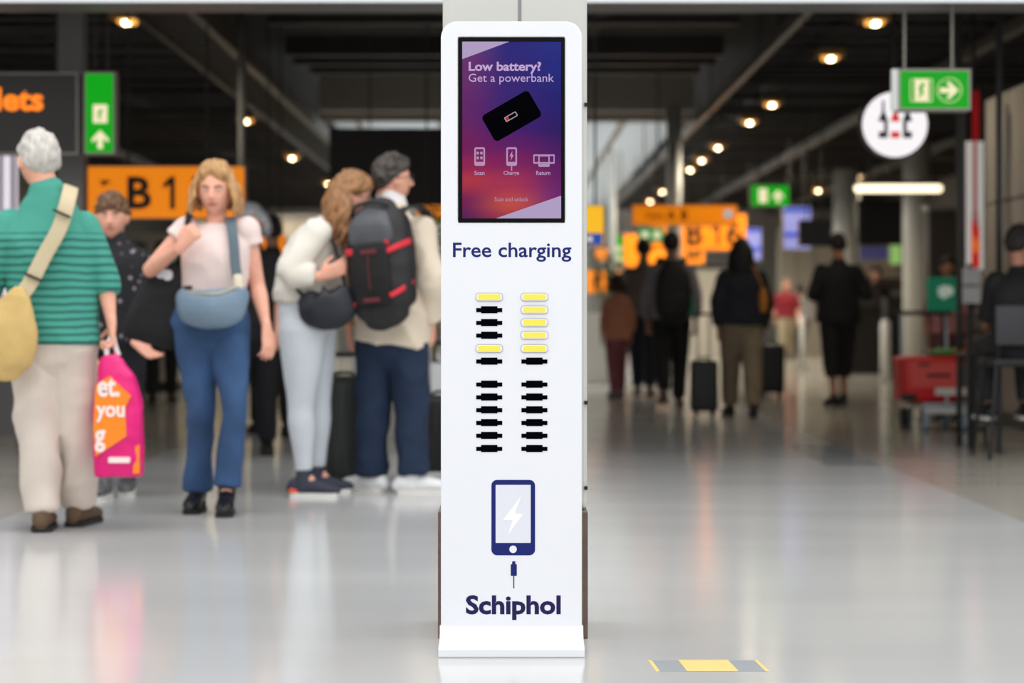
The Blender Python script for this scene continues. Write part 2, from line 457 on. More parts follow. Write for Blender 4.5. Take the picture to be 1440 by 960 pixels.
def kt(body, a_, b_, t_, bb, yy, m, parent, bold=0):
    return lettering(body, kx(a_), kx(b_), kz(bb), kz(t_), yy, m, parent, bold, th=.0006)
kt('Low battery?', 659, 761, 86.5, 103.5, YS, M_txt, scr, .028)
kt('Get a powerbank', 659, 779, 103.5, 118.5, YS, M_txt, scr, 0)
kt('Scan', 667, 681.5, 240, 246, YS, M_txt2, scr, .02); kt('Charge', 708, 730, 240, 247.5, YS, M_txt2, scr, .02); kt('Return', 754, 774, 240, 246, YS, M_txt2, scr, .02)
kt('Scan and unlock', 695.5, 743, 277, 283, YS, M_txt2, scr, .0)
# power bank picture, rotated
def rot_pts(pts, cx, cy, deg):
    q = math.radians(deg); c, s = math.cos(q), math.sin(q)
    return [(cx+x*c+y*s, cy-x*s+y*c) for x, y in pts]
flat('powerbank_picture', rot_pts(rrect(-38, 38, -21, 21, 6), 719.5, 163, 30), YS, mat('picture_black', (5, 4, 8), .9, spec=.0), scr)
flat('battery_picture', rot_pts(rrect(-9.5, 9.5, -3.6, 3.6, 1.6), 718.5, 164, 30), YS-.0008, em('pict_white', (190, 180, 190), .7), scr, hole=rot_pts(rrect(-8.2, 8.2, -2.4, 2.4, .8), 718.5, 164, 30))
flat('battery_level', rot_pts(rrect(-8, -3.4, -2.3, 2.3, .6), 718.5, 164, 30), YS-.0008, em('pict_red', (200, 40, 60), .8), scr)
# pictograms
flat('phone_icon', rrect(667, 682, 207, 233, 2.5), YS, M_txt2, scr, hole=rrect(669.2, 679.8, 209.5, 227.5, .6))
flat('phone_icon', rrect(712, 727, 207, 233, 2.5), YS, M_txt2, scr, hole=rrect(714.2, 724.8, 209.5, 227.5, .6))
flat('icon_cable', [(718.8, 233), (720.2, 233), (720.2, 240), (718.8, 240)], YS, M_txt2, scr)
flat('bolt_icon', [(720.6, 212), (716.6, 219.6), (719, 219.6), (718.2, 225.6), (722.4, 217.6), (720, 217.6)], YS, M_txt2, scr)
for dx, dy in ((-1, -1), (1, -1), (-1, 1), (1, 1)):
    flat('corner_mark', rrect(674.4+dx*2.6-1.6, 674.4+dx*2.6+1.6, 218.5+dy*3.4-1.9, 218.5+dy*3.4+1.9, .5), YS, M_txt2, scr)
flat('return_icon', rrect(750, 780, 217, 230, 1), YS, M_txt2, scr, hole=rrect(751.6, 778.4, 219.2, 227.8, .4))
flat('return_icon', rrect(757, 773, 219, 234.5, 2), YS-.0007, M_txt2, scr, hole=rrect(758.8, 771.2, 219.8, 230.6, .6))
# printing on the front
YP = 0
kt('Free charging', 637, 803.5, 341, 368, YP, navy, k, .012)
kt('Schiphol', 655, 788.5, 836.5, 871.5, YP, navy2, k, .032)
ph = flat('phone_symbol', rrect(691, 752.5, 674.5, 780.5, 8), YP, navy, k, hole=rrect(697, 746.3, 681.5, 763, .8))
flat('home_button', circ(721.5, 772, 5.2), YP-.0007, M_kiosk, ph)
flat('screen_field', rrect(697, 746.3, 681.5, 763, .8), YP, mat('print_pale', (228, 229, 238), .4), ph)
flat('bolt_symbol', [(733, 697), (707, 731), (721, 731), (714, 752), (736, 722), (723.5, 722)], YP-.0007, mat('print_white', (252, 252, 252), .4), ph)
cb = flat('cable_symbol', rrect(718.2, 726.8, 793, 809.5, 1), YP, navy, k)
flat('cable_tip', rrect(720.2, 724.8, 789, 793, .2), YP, navy, cb); flat('cable_wire', rrect(721.8, 723.2, 809.5, 827, .2), YP, navy, cb)
# slots
rows = [417.5, 435.4, 453.4, 471.2, 489.8, 507.6, 540, 558, 576, 594, 612, 630.4]
words = ['topmost', 'second', 'third', 'fourth', 'fifth']
def slot_pts(cx, cy):
    return [(cx-18.3, cy-2.4), (cx-11.5, cy-2.4), (cx-11.5, cy-5), (cx+11.5, cy-5), (cx+11.5, cy-2.4), (cx+18.3, cy-2.4), (cx+18.3, cy+3.4), (cx+11.5, cy+3.4), (cx+11.5, cy+5), (cx-11.5, cy+5), (cx-11.5, cy+3.4), (cx-18.3, cy+3.4)]
M_yel = mat('yellow_plastic', (246, 232, 84), .4); M_grey = mat('slot_rim', (104, 104, 116), .5)
for ci, cx in enumerate((688, 751.5)):
    for ri, ry in enumerate(rows):
        full = (ri in (0, 4)) if ci == 0 else ri < 5
        flat('slot', slot_pts(cx, ry), YP, M_slot if not full else M_grey, k, th=.0012)
        if full:
            side = 'left' if ci == 0 else 'right'
            lab = ('%s yellow powerbank in the %s column of kiosk slots' % (words[ri], side)) if ci else ('yellow powerbank in the %s slot of the left column on the kiosk' % ('topmost' if ri == 0 else 'fifth'))
            pb = thing('powerbank', lab, 'powerbank', (KX+kx(cx), KY-.003, kz(ry)), 0, 'powerbanks sitting in the kiosk slots')
            s = KY/F
            obj('case', prism(BM(), rrect(-18.5*s, 18.5*s, -5.2*s, 5.2*s, 4*s), -.004, .004), mat('pb_white', (236, 236, 240), .4), pb)
            obj('case_end', prism(BM(), rrect(-15.5*s, 15.5*s, -3.9*s, 3.9*s, 1.5*s), -.0052, -.003), M_yel, pb)
            obj('case_rim', prism(BM(), rrect(-18.9*s, 18.9*s, -5.6*s, 5.6*s, 4.3*s), .001, .0028), M_grey, pb)
# the square column behind the kiosk
pil = thing('column', 'light grey square column with brown skirting right behind the kiosk', 'column', (.016, 6.0, 0))
M_pil = mat('pillar_paint', (206, 205, 199), .45, var=.03, vscale=2)
obj('shaft', box(BM(), -.212, .214, -.14, .16, .37, 5.2, .02, seg=3), M_pil, pil)
obj('shaft_core', box(BM(), -.2, .2, -.13, .15, 0, .38), mat('core_grey', (120, 118, 114), .6), pil)
obj('seam', box(BM(), .010, .020, -.1415, -.138, .37, 5.2), mat('seam_grey', (140, 140, 138), .6), pil)
M_skirt = mat('skirting_brown', (112, 92, 80), .5, var=.15, vscale=40)
o = obj('skirting', box(BM(), -.224, .214, -.19, -.14, .0, .37, .003), M_skirt, pil)
obj('skirting', box(BM(), -.224, -.206, -.14, .16, .0, .37, .003), mat('skirt_grey', (110, 110, 108), .5), pil)
obj('skirting', box(BM(), .2, .214, -.14, .16, .0, .37, .003), M_skirt, pil)
for py in (147, 566, 686):
    zz = CH+(CY-py)*5.86/F
    obj('clip', box(BM(), .206, .2150, -.143, -.12, zz-.005, zz+.005), M_black, pil)
# floor sticker
fd = 5.36
st = thing('floor_marker', 'flat grey and yellow marker strip stuck on the floor right of kiosk', 'floor marker', (.54, fd, 0))
gy = mat('sticker_grey', (150, 155, 158), .5); ye = mat('sticker_yellow', (236, 206, 128), .5)
def fl(name, xa, xb, m, zz=.001, sk=-.01):
    bm = BM(); vs4 = []
    for x_, y_ in ((xa-sk*.0, -.085), (xb, -.085), (xb+sk, .085), (xa+sk, .085)): vs4.append((x_, y_))
    lo = [bm.verts.new((x_, y_, 0)) for x_, y_ in vs4]; hi = [bm.verts.new((x_, y_, zz)) for x_, y_ in vs4]
    bm.faces.new(lo[::-1]); bm.faces.new(hi)
    for i in range(4): bm.faces.new((lo[i], lo[(i+1) % 4], hi[(i+1) % 4], hi[i]))
    obj(name, bm, m, st)
fl('strip', -.145, .145, gy); fl('end_stripe', -.150, -.140, ye, .0012); fl('end_stripe', .140, .150, ye, .0012); fl('centre_patch', -.068, .068, ye, .002)

# ---------------------------------------------------------------- signs
orange = mat('sign_orange', (255, 140, 0), .5, emit=.55); green = mat('sign_green', (0, 172, 18), .6, emit=.88, spec=.1, pure=True)
M_glyph = mat('sign_glyph', (255, 244, 196), .5, emit=.9, pure=True); M_sgrey = mat('sign_frame_grey', (126, 122, 114), .5); blk = mat('sign_black', (24, 16, 10), .6)
def sign(name, label, cat, px0, px1, py0, py1, d, face, th=.12, fr=.012, group=None, hang=True, zc=None, frm=None, rods=(.25, .75), hm=None):
    a_ = W(px0, py1, d); b_ = W(px1, py0, d)
    c = V(((a_.x+b_.x)/2, d, a_.z)); w = (b_.x-a_.x)/2; h = b_.z-a_.z
    t = thing(name, label, cat, c, 0, group)
    obj('panel', box(BM(), -w+fr, w-fr, 0, th*.5, fr, h-fr), face, t)
    fm = BM()
    for (p, q, r, s) in ((-w, w, 0, fr), (-w, w, h-fr, h), (-w, -w+fr, fr, h-fr), (w-fr, w, fr, h-fr)): box(fm, p, q, -.006, th, r, s)
    box(fm, -w+fr, w-fr, th*.5, th, fr, h-fr)
    obj('frame', fm, frm or M_sgrey, t)
    if hang:
        for f in rods:
            x_ = -w+2*w*f
            obj('hanger', tube(BM(), [V((x_, th/2, h)), V((x_, th/2, (zc or 4.35)-c.z+.02))], .008, 8, caps=(0, 0), smooth=False), hm or mat('rod_dark', (44, 42, 40), .6), t)
    return t, c
def st_text(t, c, body, a_, b_, ty, by, d, m, bold=0):
    px_text(body, a_, b_, ty, by, d-.002, m, t, bold, org=c, th=.004)
def st_flat(t, c, name, pts, d, m, hole=None, y=0):
    pr = [((W(p, q, d).x-c.x), W(p, q, d).z-c.z) for p, q in pts]
    ho = [((W(p, q, d).x-c.x), W(p, q, d).z-c.z) for p, q in hole] if hole else None
    return obj(name, prism(BM(), pr, -.006+y, .001+y, hole=ho), m, t)
def arrow_pts(cx, cy, s, kind):
    P = [(0, -1), (.9, -.05), (.9, .35), (.28, -.1), (.28, 1), (-.28, 1), (-.28, -.1), (-.9, .35), (-.9, -.05)]
    if kind == 'r': P = [(-y_, x_) for x_, y_ in P]
    return [(cx+x_*s, cy+y_*s) for x_, y_ in P]
def one_pts(x0_, x1_, y0_, y1_):
    w = x1_-x0_; h = y1_-y0_
    return [(x0_+a_*w, y0_+b_*h) for a_, b_ in ((.62, 0), (1, 0), (1, 1), (.60, 1), (.60, .24), (.08, .38), (0, .24))]
# toilets sign
t, c = sign('toilet_sign', 'dark hanging sign with orange lettering at the upper left', 'sign', -110, 110, 102, 217, 12.6, mat('sign_dark', (40, 37, 35), .6), rods=(.2, .85))
st_text(t, c, 'Toilets', -74, 61, 123, 156, 12.6, mat('letters_orange', (255, 130, 0), .5, emit=.8), .03)
t, c = sign('exit_sign', 'upright green exit sign with arrow, beside the dark toilet sign', 'sign', 118, 162, 101, 217, 12.6, green, rods=(.3, .7))
st_flat(t, c, 'door_symbol', rrect(131, 151, 147, 173, 1), 12.6, M_glyph)
st_flat(t, c, 'figure_symbol', [(142, 153), (145, 156), (141, 161), (143, 165), (138, 170), (140, 163), (137, 160)], 12.6, green, y=-.004)
st_flat(t, c, 'arrow_symbol', arrow_pts(141, 196, 13, 'u'), 12.6, M_glyph)
# gate B15
t, c = sign('gate_sign', 'orange gate sign lettered B 15 behind the blond woman', 'sign', 122, 345, 233, 308, 15, orange, fr=.008)
st_text(t, c, 'B', 179, 213, 248, 294, 15, blk, .03); st_text(t, c, '5', 268, 292, 248, 294, 15, blk, .03); st_flat(t, c, 'lettering', one_pts(229, 246, 248, 294), 15, blk)
st_flat(t, c, 'plane_symbol', [(141, 252), (145, 254), (150, 253), (157, 256), (150, 258), (145, 262), (142, 261), (145, 257), (141, 256)], 15, blk)
# small orange ones
sign('gate_sign', 'small blank orange sign left of the woman in the cream jacket', 'sign', 368, 402, 330, 375, 19, orange, fr=.006)
sign('gate_sign', 'orange sign strip partly hidden left of the kiosk', 'sign', 586, 640, 288, 312, 17, orange, fr=.006)
t, c = sign('information_sign', 'yellow and blue sign half hidden right of the kiosk', 'sign', 800, 850, 288, 346, 14, mat('sign_yellow', (255, 190, 0), .5, emit=.5), fr=.006)
st_flat(t, c, 'blue_band', [(802, 328), (847, 328), (847, 344), (802, 344)], 14, mat('sign_blue', (20, 70, 170), .5, emit=.4))
st_flat(t, c, 'arrow_symbol', arrow_pts(829, 336, 5, 'r'), 14, M_glyph, y=-.004)
# dark board beside the kiosk
sign('dark_board', 'large blank dark board hanging above the man with the backpack', 'board', 463, 690, 180, 292, 20, mat('board_dark', (42, 34, 34), .6), fr=.02, frm=M_dark)
# hanging exit sign right
t, c = sign('exit_sign', 'green exit sign with right arrow hanging on two rods', 'sign', 1263, 1365, 97, 155, 11.5, green, th=.14, rods=(.12, .78), zc=2.73, hm=M_sgrey)
st_flat(t, c, 'door_symbol', rrect(1286, 1306, 111, 143, 1), 11.5, M_glyph)
st_flat(t, c, 'door_frame', rrect(1280, 1311, 111, 143, 2), 11.5, M_glyph, hole=rrect(1280.8, 1310.2, 111.8, 142.2, 1.6))
st_flat(t, c, 'figure_symbol', [(1297, 116), (1300, 119), (1296, 126), (1299, 130), (1291, 139), (1294, 129), (1291, 125)], 11.5, green, y=-.005)
st_flat(t, c, 'arrow_symbol', [(x_, y_) for x_, y_ in arrow_pts(1335, 127, 13, 'r')], 11.5, M_glyph)
st_flat(t, c, 'ring', circ(1335, 127, 17.5), 11.5, M_glyph, hole=circ(1335, 127, 16.8))
a_ = W(1254, 155, 11.5); b_ = W(1263, 97, 11.5)
obj('side_cover', box(BM(), a_.x-c.x, b_.x-c.x, 0, .03, 0, b_.z-a_.z), mat('cover_pale', (196, 198, 194), .5), t)
# round bottle sign
d = 13.2; cc = W(1258.5, 175, d); R_ = 46*d/F
t = thing('round_sign', 'round white lightbox with three bottles, behind the green exit sign', 'sign', cc)
Ms = mat('lightbox_white', (255, 250, 252), .5, emit=.97, spec=.05, pure=True)
obj('face', prism(BM(), circ(0, 0, R_, 48), 0, .02), Ms, t)
obj('rim', prism(BM(), circ(0, 0, R_*1.03, 48), .0, .12, hole=circ(0, 0, R_, 48)), M_black, t)
obj('back', prism(BM(), circ(0, 0, R_, 48), .09, .12), M_black, t)
obj('hanger', tube(BM(), [V((0, .06, R_)), V((0, .06, 4.36-cc.z))], .015, 8, caps=(0, 0), smooth=False), M_black, t)
def bottle_pts(cx, y0_, y1_, w):
    n_ = max(y0_+3, 157)
    return [(cx-1.4, y0_), (cx+1.4, y0_), (cx+1.8, n_), (cx+w/2, 168), (cx+w/2, y1_), (cx-w/2, y1_), (cx-w/2, 168), (cx-1.8, n_)]
def tt(name, pts, m, y=0): return obj(name, prism(BM(), [((W(p, q, d).x-cc.x), W(p, q, d).z-cc.z) for p, q in pts], -.005+y, 0+y), m, t)
bd = mat('bottle_print', (24, 14, 40), .5); rd = mat('bottle_red', (235, 40, 30), .5, emit=.3)
for cx, top, mm in ((1242, 141, bd), (1259, 152, rd), (1276, 152, bd)):  # left, middle, right bottle
    b1 = tt('bottle_symbol', bottle_pts(cx, top, 194, 12.5), mm)
    tt('label_symbol', rrect(cx-6.5, cx+(6.5 if mm is rd else 1), 171, 185, .8) if cx < 1270 else rrect(cx-1, cx+6.5, 171, 185, .8), Ms, -.002)
# vertical bottle light box
d = 16.6; a_ = W(1357, 380, d); b_ = W(1385, 128, d)
t = thing('light_box', 'tall narrow white light box with a red bottle at the shop corner', 'sign', ((a_.x+b_.x)/2, d, a_.z))
w = (b_.x-a_.x)/2; h = b_.z-a_.z
obj('face', box(BM(), -w*.8, w*.9, 0, .04, 0, h*.72, .004), mat('box_white', (226, 224, 220), .5, emit=.35), t)
obj('back_plate', box(BM(), -w, w*1.15, .04, .12, -.01, h), M_black, t)
s_ = d/F
obj('bottle', prism(BM(), [(-5*s_, .02), (6*s_, .02), (6*s_, 62*s_), (3*s_, 88*s_), (2.5*s_, h-.02), (-2.5*s_, h-.02), (-3*s_, 88*s_), (-5*s_, 62*s_)], -.012, 0), mat('bottle_pale_red', (196, 120, 116), .4, emit=.2), t)
obj('bottle_liquid', prism(BM(), [(-5*s_, .02), (6*s_, .02), (6*s_, 58*s_), (-5*s_, 70*s_)], -.016, -.004), mat('liquid_red', (214, 40, 14), .4, emit=.4), t)
obj('bottle_glow', prism(BM(), [(-3*s_, .16), (2*s_, .14), (4*s_, 38*s_), (-3*s_, 50*s_)], -.018, -.008), mat('liquid_orange', (250, 130, 10), .4, emit=.5), t)
obj('bottle_cap', box(BM(), -3.5*s_, 5.5*s_, -.016, 0, h*.72, h, .003), mat('cap_red', (190, 14, 20), .4, emit=.15), t)
obj('hanger', box(BM(), -.015, .015, .06, .09, h, 4.36-a_.z), M_black, t)
# two sheets on a stand below
d = 16.2; a_ = W(1365, 430, d)
t = thing('notice_stand', 'narrow stand with two white notice sheets beside the shop wall', 'stand', (a_.x, d, 0))
obj('pole', box(BM(), -.02, .02, .01, .04, 0, 1.35), M_black, t); obj('foot', box(BM(), -.12, .12, -.08, .12, 0, .02), M_black, t)
for (pa, pb) in ((377, 400), (403, 426)):
    obj('sheet', box(BM(), -13*d/F, 14*d/F, -.004, .006, CH+(CY-pb)*d/F, CH+(CY-pa)*d/F), mat('paper', (226, 228, 230), .6), t)
# far gate signs on the right
t, c = sign('direction_sign', 'long orange sign strip with black letters above the walking travellers', 'sign', 889, 1037, 288, 317, 24, orange, fr=.006)
st_text(t, c, 'A', 938, 950, 295, 309, 24, blk, .03); st_text(t, c, 'B', 958, 967, 295, 309, 24, blk, .03); st_text(t, c, 'Gates', 908, 933, 297, 307, 24, blk, .0)
st_flat(t, c, 'round_symbol', circ(1024, 301, 6.5), 24, mat('pale_blue', (190, 205, 215), .5, emit=.4))
t, c = sign('gate_sign', 'orange gate sign lettered B 16', 'sign', 916, 1050, 300, 352, 27, orange, fr=.006)
st_text(t, c, 'B', 966, 988, 311, 345, 27, blk, .03); st_text(t, c, '6', 1021, 1044, 312, 345, 27, blk, .02); st_flat(t, c, 'lettering', one_pts(1000, 1012, 313, 345), 27, blk)
t, c = sign('gate_sign', 'orange sign lettered B just below the B 16 sign', 'sign', 958, 991, 346, 371, 31, orange, fr=.006)
st_text(t, c, 'B', 967, 986, 340, 364, 31, blk, .03)
t, c = sign('gate_sign', 'large plain orange sign left of the two travellers seen from behind', 'sign', 877, 938, 328, 402, 33, orange, fr=.006, rods=(.3, .7))
t, c = sign('gate_sign', 'orange sign at the end of the hall over the girl', 'sign', 824, 872, 380, 412, 36, orange, fr=.006)
st_text(t, c, 'B', 836, 846, 387, 400, 36, blk, .02)
sign('gate_sign', 'tiny orange sign just right of the kiosk above plants', 'sign', 838, 858, 349, 366, 34, orange, fr=.004)
t, c = sign('exit_sign', 'green exit sign with up arrow left of the flight screens', 'sign', 1056, 1110, 260, 290, 21, green, fr=.006)
st_flat(t, c, 'door_symbol', rrect(1067, 1079, 265, 285, 1), 21, M_glyph); st_flat(t, c, 'arrow_symbol', arrow_pts(1094, 276, 9, 'u'), 21, M_glyph)
gn = mat('sign_green_far', (60, 170, 100), .5, emit=.7, pure=True)
t, c = sign('exit_sign', 'pale green exit sign above the man in grey', 'sign', 897, 934, 320, 340, 26, gn, fr=.006)
st_flat(t, c, 'door_symbol', circ(907, 330, 5, 16), 26, M_glyph); st_flat(t, c, 'arrow_symbol', circ(924, 330, 5, 16), 26, M_glyph)
t, c = sign('exit_sign', 'small upright green exit sign at the far end of the hall', 'sign', 863, 877, 331, 370, 32, green, fr=.006)
st_flat(t, c, 'door_symbol', circ(870, 350, 4, 16), 32, M_glyph); st_flat(t, c, 'arrow_symbol', circ(870, 363, 4, 16), 32, M_glyph)
# flight screens
lav = mat('display_lavender', (148, 150, 214), .4, emit=.62); blu = mat('display_blue', (30, 70, 190), .4, emit=.6)
for px0, px1, py0, py1, d, lab in ((1101, 1141, 290, 351, 26, 'upright lavender flight screen near the pale pillar'), (1049, 1071, 320, 366, 30, 'smaller lavender flight screen behind the gate sign')):
    t, c = sign('flight_screen', lab, 'screen', px0, px1, py0, py1, d, lav, fr=.008)
    h_ = py1-py0
    st_flat(t, c, 'blue_row', [(px0+1, py0+.6*h_), (px1-1, py0+.6*h_), (px1-1, py0+.69*h_), (px0+1, py0+.69*h_)], d, blu)
    st_flat(t, c, 'blue_row', [(px0+1, py0+.05*h_), (px1-1, py0+.05*h_), (px1-1, py0+.12*h_), (px0+1, py0+.12*h_)], d, blu)
sign('dark_screen', 'black switched-off screen hanging before the pale round pillar', 'screen', 1124, 1168, 309, 346, 25, mat('screen_off', (14, 12, 12), .4), fr=.01, frm=M_black)
sign('dark_screen', 'wide black screen hanging between the two round pillars', 'screen', 1207, 1268, 280, 344, 31, mat('screen_off', (14, 12, 12), .4), fr=.01, frm=M_black)
t, c = sign('shop_sign', 'dim violet shop sign between the two round pillars', 'sign', 1208, 1250, 346, 366, 34, mat('violet', (64, 62, 104), .5, emit=.5), fr=.01)
sign('shop_sign', 'small green and white sign beside the white pillar', 'sign', 1251, 1268, 344, 372, 33, mat('green_white', (150, 196, 110), .5, emit=.6), fr=.01, hang=True)
# tube lamp
d = 26
a_ = W(1207, 265, d); b_ = W(1320, 265, d)
t = thing('tube_lamp', 'long warm white tube lamp behind the white pillar', 'lamp', ((a_.x+b_.x)/2, d, a_.z))
w = (b_.x-a_.x)/2
obj('tube', tube(BM(), [V((-w, 0, 0)), V((w, 0, 0))], .05, 12, smooth=False), mat('tube_glow', (255, 236, 200), .5, emit=2.2), t, True)
obj('housing', box(BM(), -w, w, -.04, .04, .05, .09), M_black, t)
for x_ in (-w*.7, w*.7): obj('hanger', box(BM(), x_-.01, x_+.01, -.01, .01, .09, 4.36-a_.z), M_black, t)
# left bright display
d = 15.5; a_ = W(-60, 420, d); b_ = W(22, 217, d)
t = thing('bright_display', 'bright white display panel at the far left behind the grey-haired man', 'display', ((a_.x+b_.x)/2, d, 0))
w = (b_.x-a_.x)/2
obj('panel', box(BM(), -w, w, 0, .06, .9, b_.z), mat('display_white', (236, 228, 238), .5, emit=.75), t)
for f in (-.2, .5, .92): obj('mullion', box(BM(), w*f-.012, w*f+.012, -.02, .0, .9, b_.z), mat('mullion_violet', (120, 100, 130), .5), t)
obj('plinth', box(BM(), -w, w, -.02, .3, 0, .9), mat('plinth_grey', (110, 106, 104), .5), t)
# ---------------------------------------------------------------- columns, posts
def column(label, px, d, r, ztop, m=M_col, name='column'):
    c = W(px, 440, d); t = thing(name, label, 'column', (c.x, d, 0), group=None)
    obj('shaft', lathe(BM(), [(r, .06), (r, ztop)], n=32), m, t, True)
    obj('base_ring', lathe(BM(), [(r*1.06, 0), (r*1.06, .06)], n=32), M_alu, t, True)
    return t
column('white round pillar behind the red suitcase trolley', 1289, 28.6, .195, HZ+.1)
column('pale thicker round pillar behind the man in black', 1190, 36, .235, HZ+.1)
column('slim pale pillar between the orange signs', 948, 25.5, .095, HZ+.1)
column('thin grey pole behind the orange B 15 sign', 340, 17.5, .035, HZ+.1, mat('pole_grey', (120, 118, 114), .5))
c = W(99, 440, 13.2)
t = thing('column', 'grey square post under the green upright exit sign', 'column', (c.x, 13.2, 0))
obj('shaft', box(BM(), -.085, .085, 0, .16, 0, HZ+.05, .01), mat('post_grey', (112, 110, 108), .5, metal=.3), t)
obj('base_plate', box(BM(), -.11, .11, -.03, .19, 0, .02), M_alu, t)
c = W(890, 440, 38); t = thing('column', 'thin white post at the hall end', 'column', (W(861, 440, 30).x, 30, 0))
obj('shaft', lathe(BM(), [(.06, .02), (.06, HZ+.05)], n=16), M_col, t, True); obj('base_plate', lathe(BM(), [(.09, 0), (.09, .02)], n=16), M_alu, t)
for i, (px, d, lab) in enumerate(((1349, 14.35, 'left one of two thin black floor to ceiling posts'), (1405, 13.5, 'right one of two thin black floor to ceiling posts'))):
    c = W(px, 440, d); t = thing('black_post', lab, 'post', (c.x, d, 0), group='thin black posts of the shop front')
    obj('shaft', box(BM(), -.018, .018, -.018, .018, .01, HZ+.05), M_black, t); obj('foot_plate', box(BM(), -.03, .03, -.03, .03, 0, .012), M_black, t)
# ---------------------------------------------------------------- ceiling lamps
LAMP_W = 85
glow = mat('lamp_glow', (255, 176, 74), .5, emit=1.5, pure=True); core = mat('lamp_core', (255, 232, 190), .5, emit=16, pure=True)
def lamp(x, y, lab):
    t = thing('ceiling_lamp', lab, 'lamp', (x, y, HZ-.05), 0, 'warm square lamps under the slatted ceiling')
    fm = BM()
    for p, q, r, s in ((-.13, .13, -.13, -.10), (-.13, .13, .10, .13), (-.13, -.10, -.10, .10), (.10, .13, -.10, .10)): box(fm, p, q, r, s, -.02, .05)
    obj('frame', fm, mat('lamp_frame', (150, 110, 60), .5), t)
    obj('diffuser', box(BM(), -.075, .075, -.075, .075, -.050, -.001, .015), glow, t)
    obj('bulb', box(BM(), -.028, .028, -.082, .0, -.062, -.030, .008), core, t)
    obj('back_box', box(BM(), -.10, .10, -.10, .10, .03, .10), M_black, t)
    l = bpy.data.lights.new('lamp_light', 'SPOT'); l.energy = 60 if y < 24 else 240; l.color = (1, .88, .70); l.spot_size = math.radians(165); l.spot_blend = .6; l.shadow_soft_size = .07
    lo = bpy.data.objects.new('lamp_light', l); COL.objects.link(lo); lo.parent = t; lo.location = (0, 0, -.08)
for i, y_ in enumerate((16.95, 19.3, 23.6, 25.8, 29.7, 32.2, 34.3, 37, 40.5, 44)):
    lamp(3.11, y_, ['nearest', 'second nearest', 'third nearest', 'fourth nearest', 'fifth nearest', 'sixth nearest', 'seventh nearest', 'eighth nearest', 'ninth nearest', 'farthest'][i]+' warm ceiling lamp in the row right of the kiosk')
for i, (x_, y_) in enumerate(((-3.24, 16.9), (-3.38, 25.6), (-3.45, 31.7), (-3.45, 38))):
    lamp(x_, y_, ['nearest', 'second nearest', 'third nearest', 'farthest'][i]+' warm ceiling lamp in the row left of the kiosk')
for i, (px, py) in enumerate(((1206, 243), (1150, 262), (1313, 284), (1258, 300))):
    dd = 2.55*F/(CY-py); lamp((px-CX)*dd/F, dd, ['warm lamp above the pale round pillar', 'small warm lamp near the flight screen', 'small warm lamp right of the white pillar', 'dim small lamp between the round pillars'][i])
# ---------------------------------------------------------------- far shop fronts
def block(name, label, cat, px0, px1, d, z0, z1, m, depth=.4, parts=None):
    a_ = W(px0, 440, d).x; b_ = W(px1, 440, d).x
    t = thing(name, label, cat, ((a_+b_)/2, d, 0)); w = (b_-a_)/2
    obj('body', box(BM(), -w, w, 0, depth, z0, z1, .01), m, t)
    return t, w
beige = mat('beige_panel', (200, 190, 172), .55, var=.06, vscale=1); dk = mat('counter_dark', (34, 30, 28), .5); mid = mat('mid_brown', (92, 82, 72), .55, var=.2, vscale=1)
t, w = block('partition', 'beige wall partition behind the blond woman and the cream jacket', 'partition', 260, 470, 27, .05, 2.2, beige)
obj('skirting', box(BM(), -w-.01, w+.01, -.02, .42, 0, .12), M_dark, t); obj('top_trim', box(BM(), -w-.01, w+.01, -.02, .42, 2.2, 2.28), M_rail, t)
for f in (-.5, 0, .5): obj('joint', box(BM(), w*f-.01, w*f+.01, -.008, .002, .12, 2.2), M_rail, t)
t, w = block('partition', 'beige wall partition behind the boy in the patterned jacket', 'partition', 40, 250, 24, .05, 1.9, beige)
obj('skirting', box(BM(), -w-.01, w+.01, -.02, .42, 0, .12), M_dark, t)
for f in (-.3, .3): obj('door_leaf', box(BM(), w*f-.25, w*f+.25, -.02, .002, .12, 1.8), mid, t)
t, w = block('wall_panel', 'tall beige wall panel behind the flight screen', 'wall', 1096, 1170, 46, 0, 2.9, mat('beige_bright', (214, 204, 186), .55, var=.06, vscale=1))
for f in (-.35, .35): obj('joint', box(BM(), w*f-.015, w*f+.015, -.008, .002, 0, 2.9), M_rail, t)
t, w = block('partition', 'pale partition between the backpack man and long-haired woman', 'partition', 955, 1035, 43, 0, 1.9, mat('pale_panel', (186, 180, 168), .55, var=.08, vscale=1))
obj('top_trim', box(BM(), -w-.01, w+.01, -.02, .42, 1.9, 1.98), M_dark, t)
t, w = block('bar_counter', 'long dark bar counter between the round pillars', 'counter', 1176, 1300, 31, 0, 1.05, dk)
obj('counter_top', box(BM(), -w-.04, w+.04, -.06, .46, 1.05, 1.10), mat('counter_top', (70, 62, 54), .3), t)
t, w = block('shop_shelf', 'dim back wall shelf behind the bar counter', 'shelf', 1190, 1330, 36.5, 0, 1.9, mid)
for zz in (1.3, 1.6): obj('shelf_board', box(BM(), -w, w, -.2, 0, zz, zz+.03), M_rail, t)
t, w = block('cabinet', 'tall black cabinet just left of the white pillar', 'cabinet', 1247, 1272, 29.5, 0, 1.15, M_black)
obj('cabinet_top', box(BM(), -w-.02, w+.02, -.02, .42, 1.15, 1.18), M_dark, t)
t, w = block('partition', 'dark brown partition behind the trolley', 'partition', 1306, 1372, 26, 0, 2.3, mat('brown_dark', (66, 58, 52), .6, var=.2, vscale=1.2))
obj('top_trim', box(BM(), -w-.01, w+.01, -.02, .42, 2.3, 2.36), M_rail, t)
t, w = block('partition', 'grey brown wall piece behind the notice stand', 'partition', 1322, 1400, 19.5, 0, .95, mat('taupe', (112, 102, 92), .6, var=.1, vscale=1))
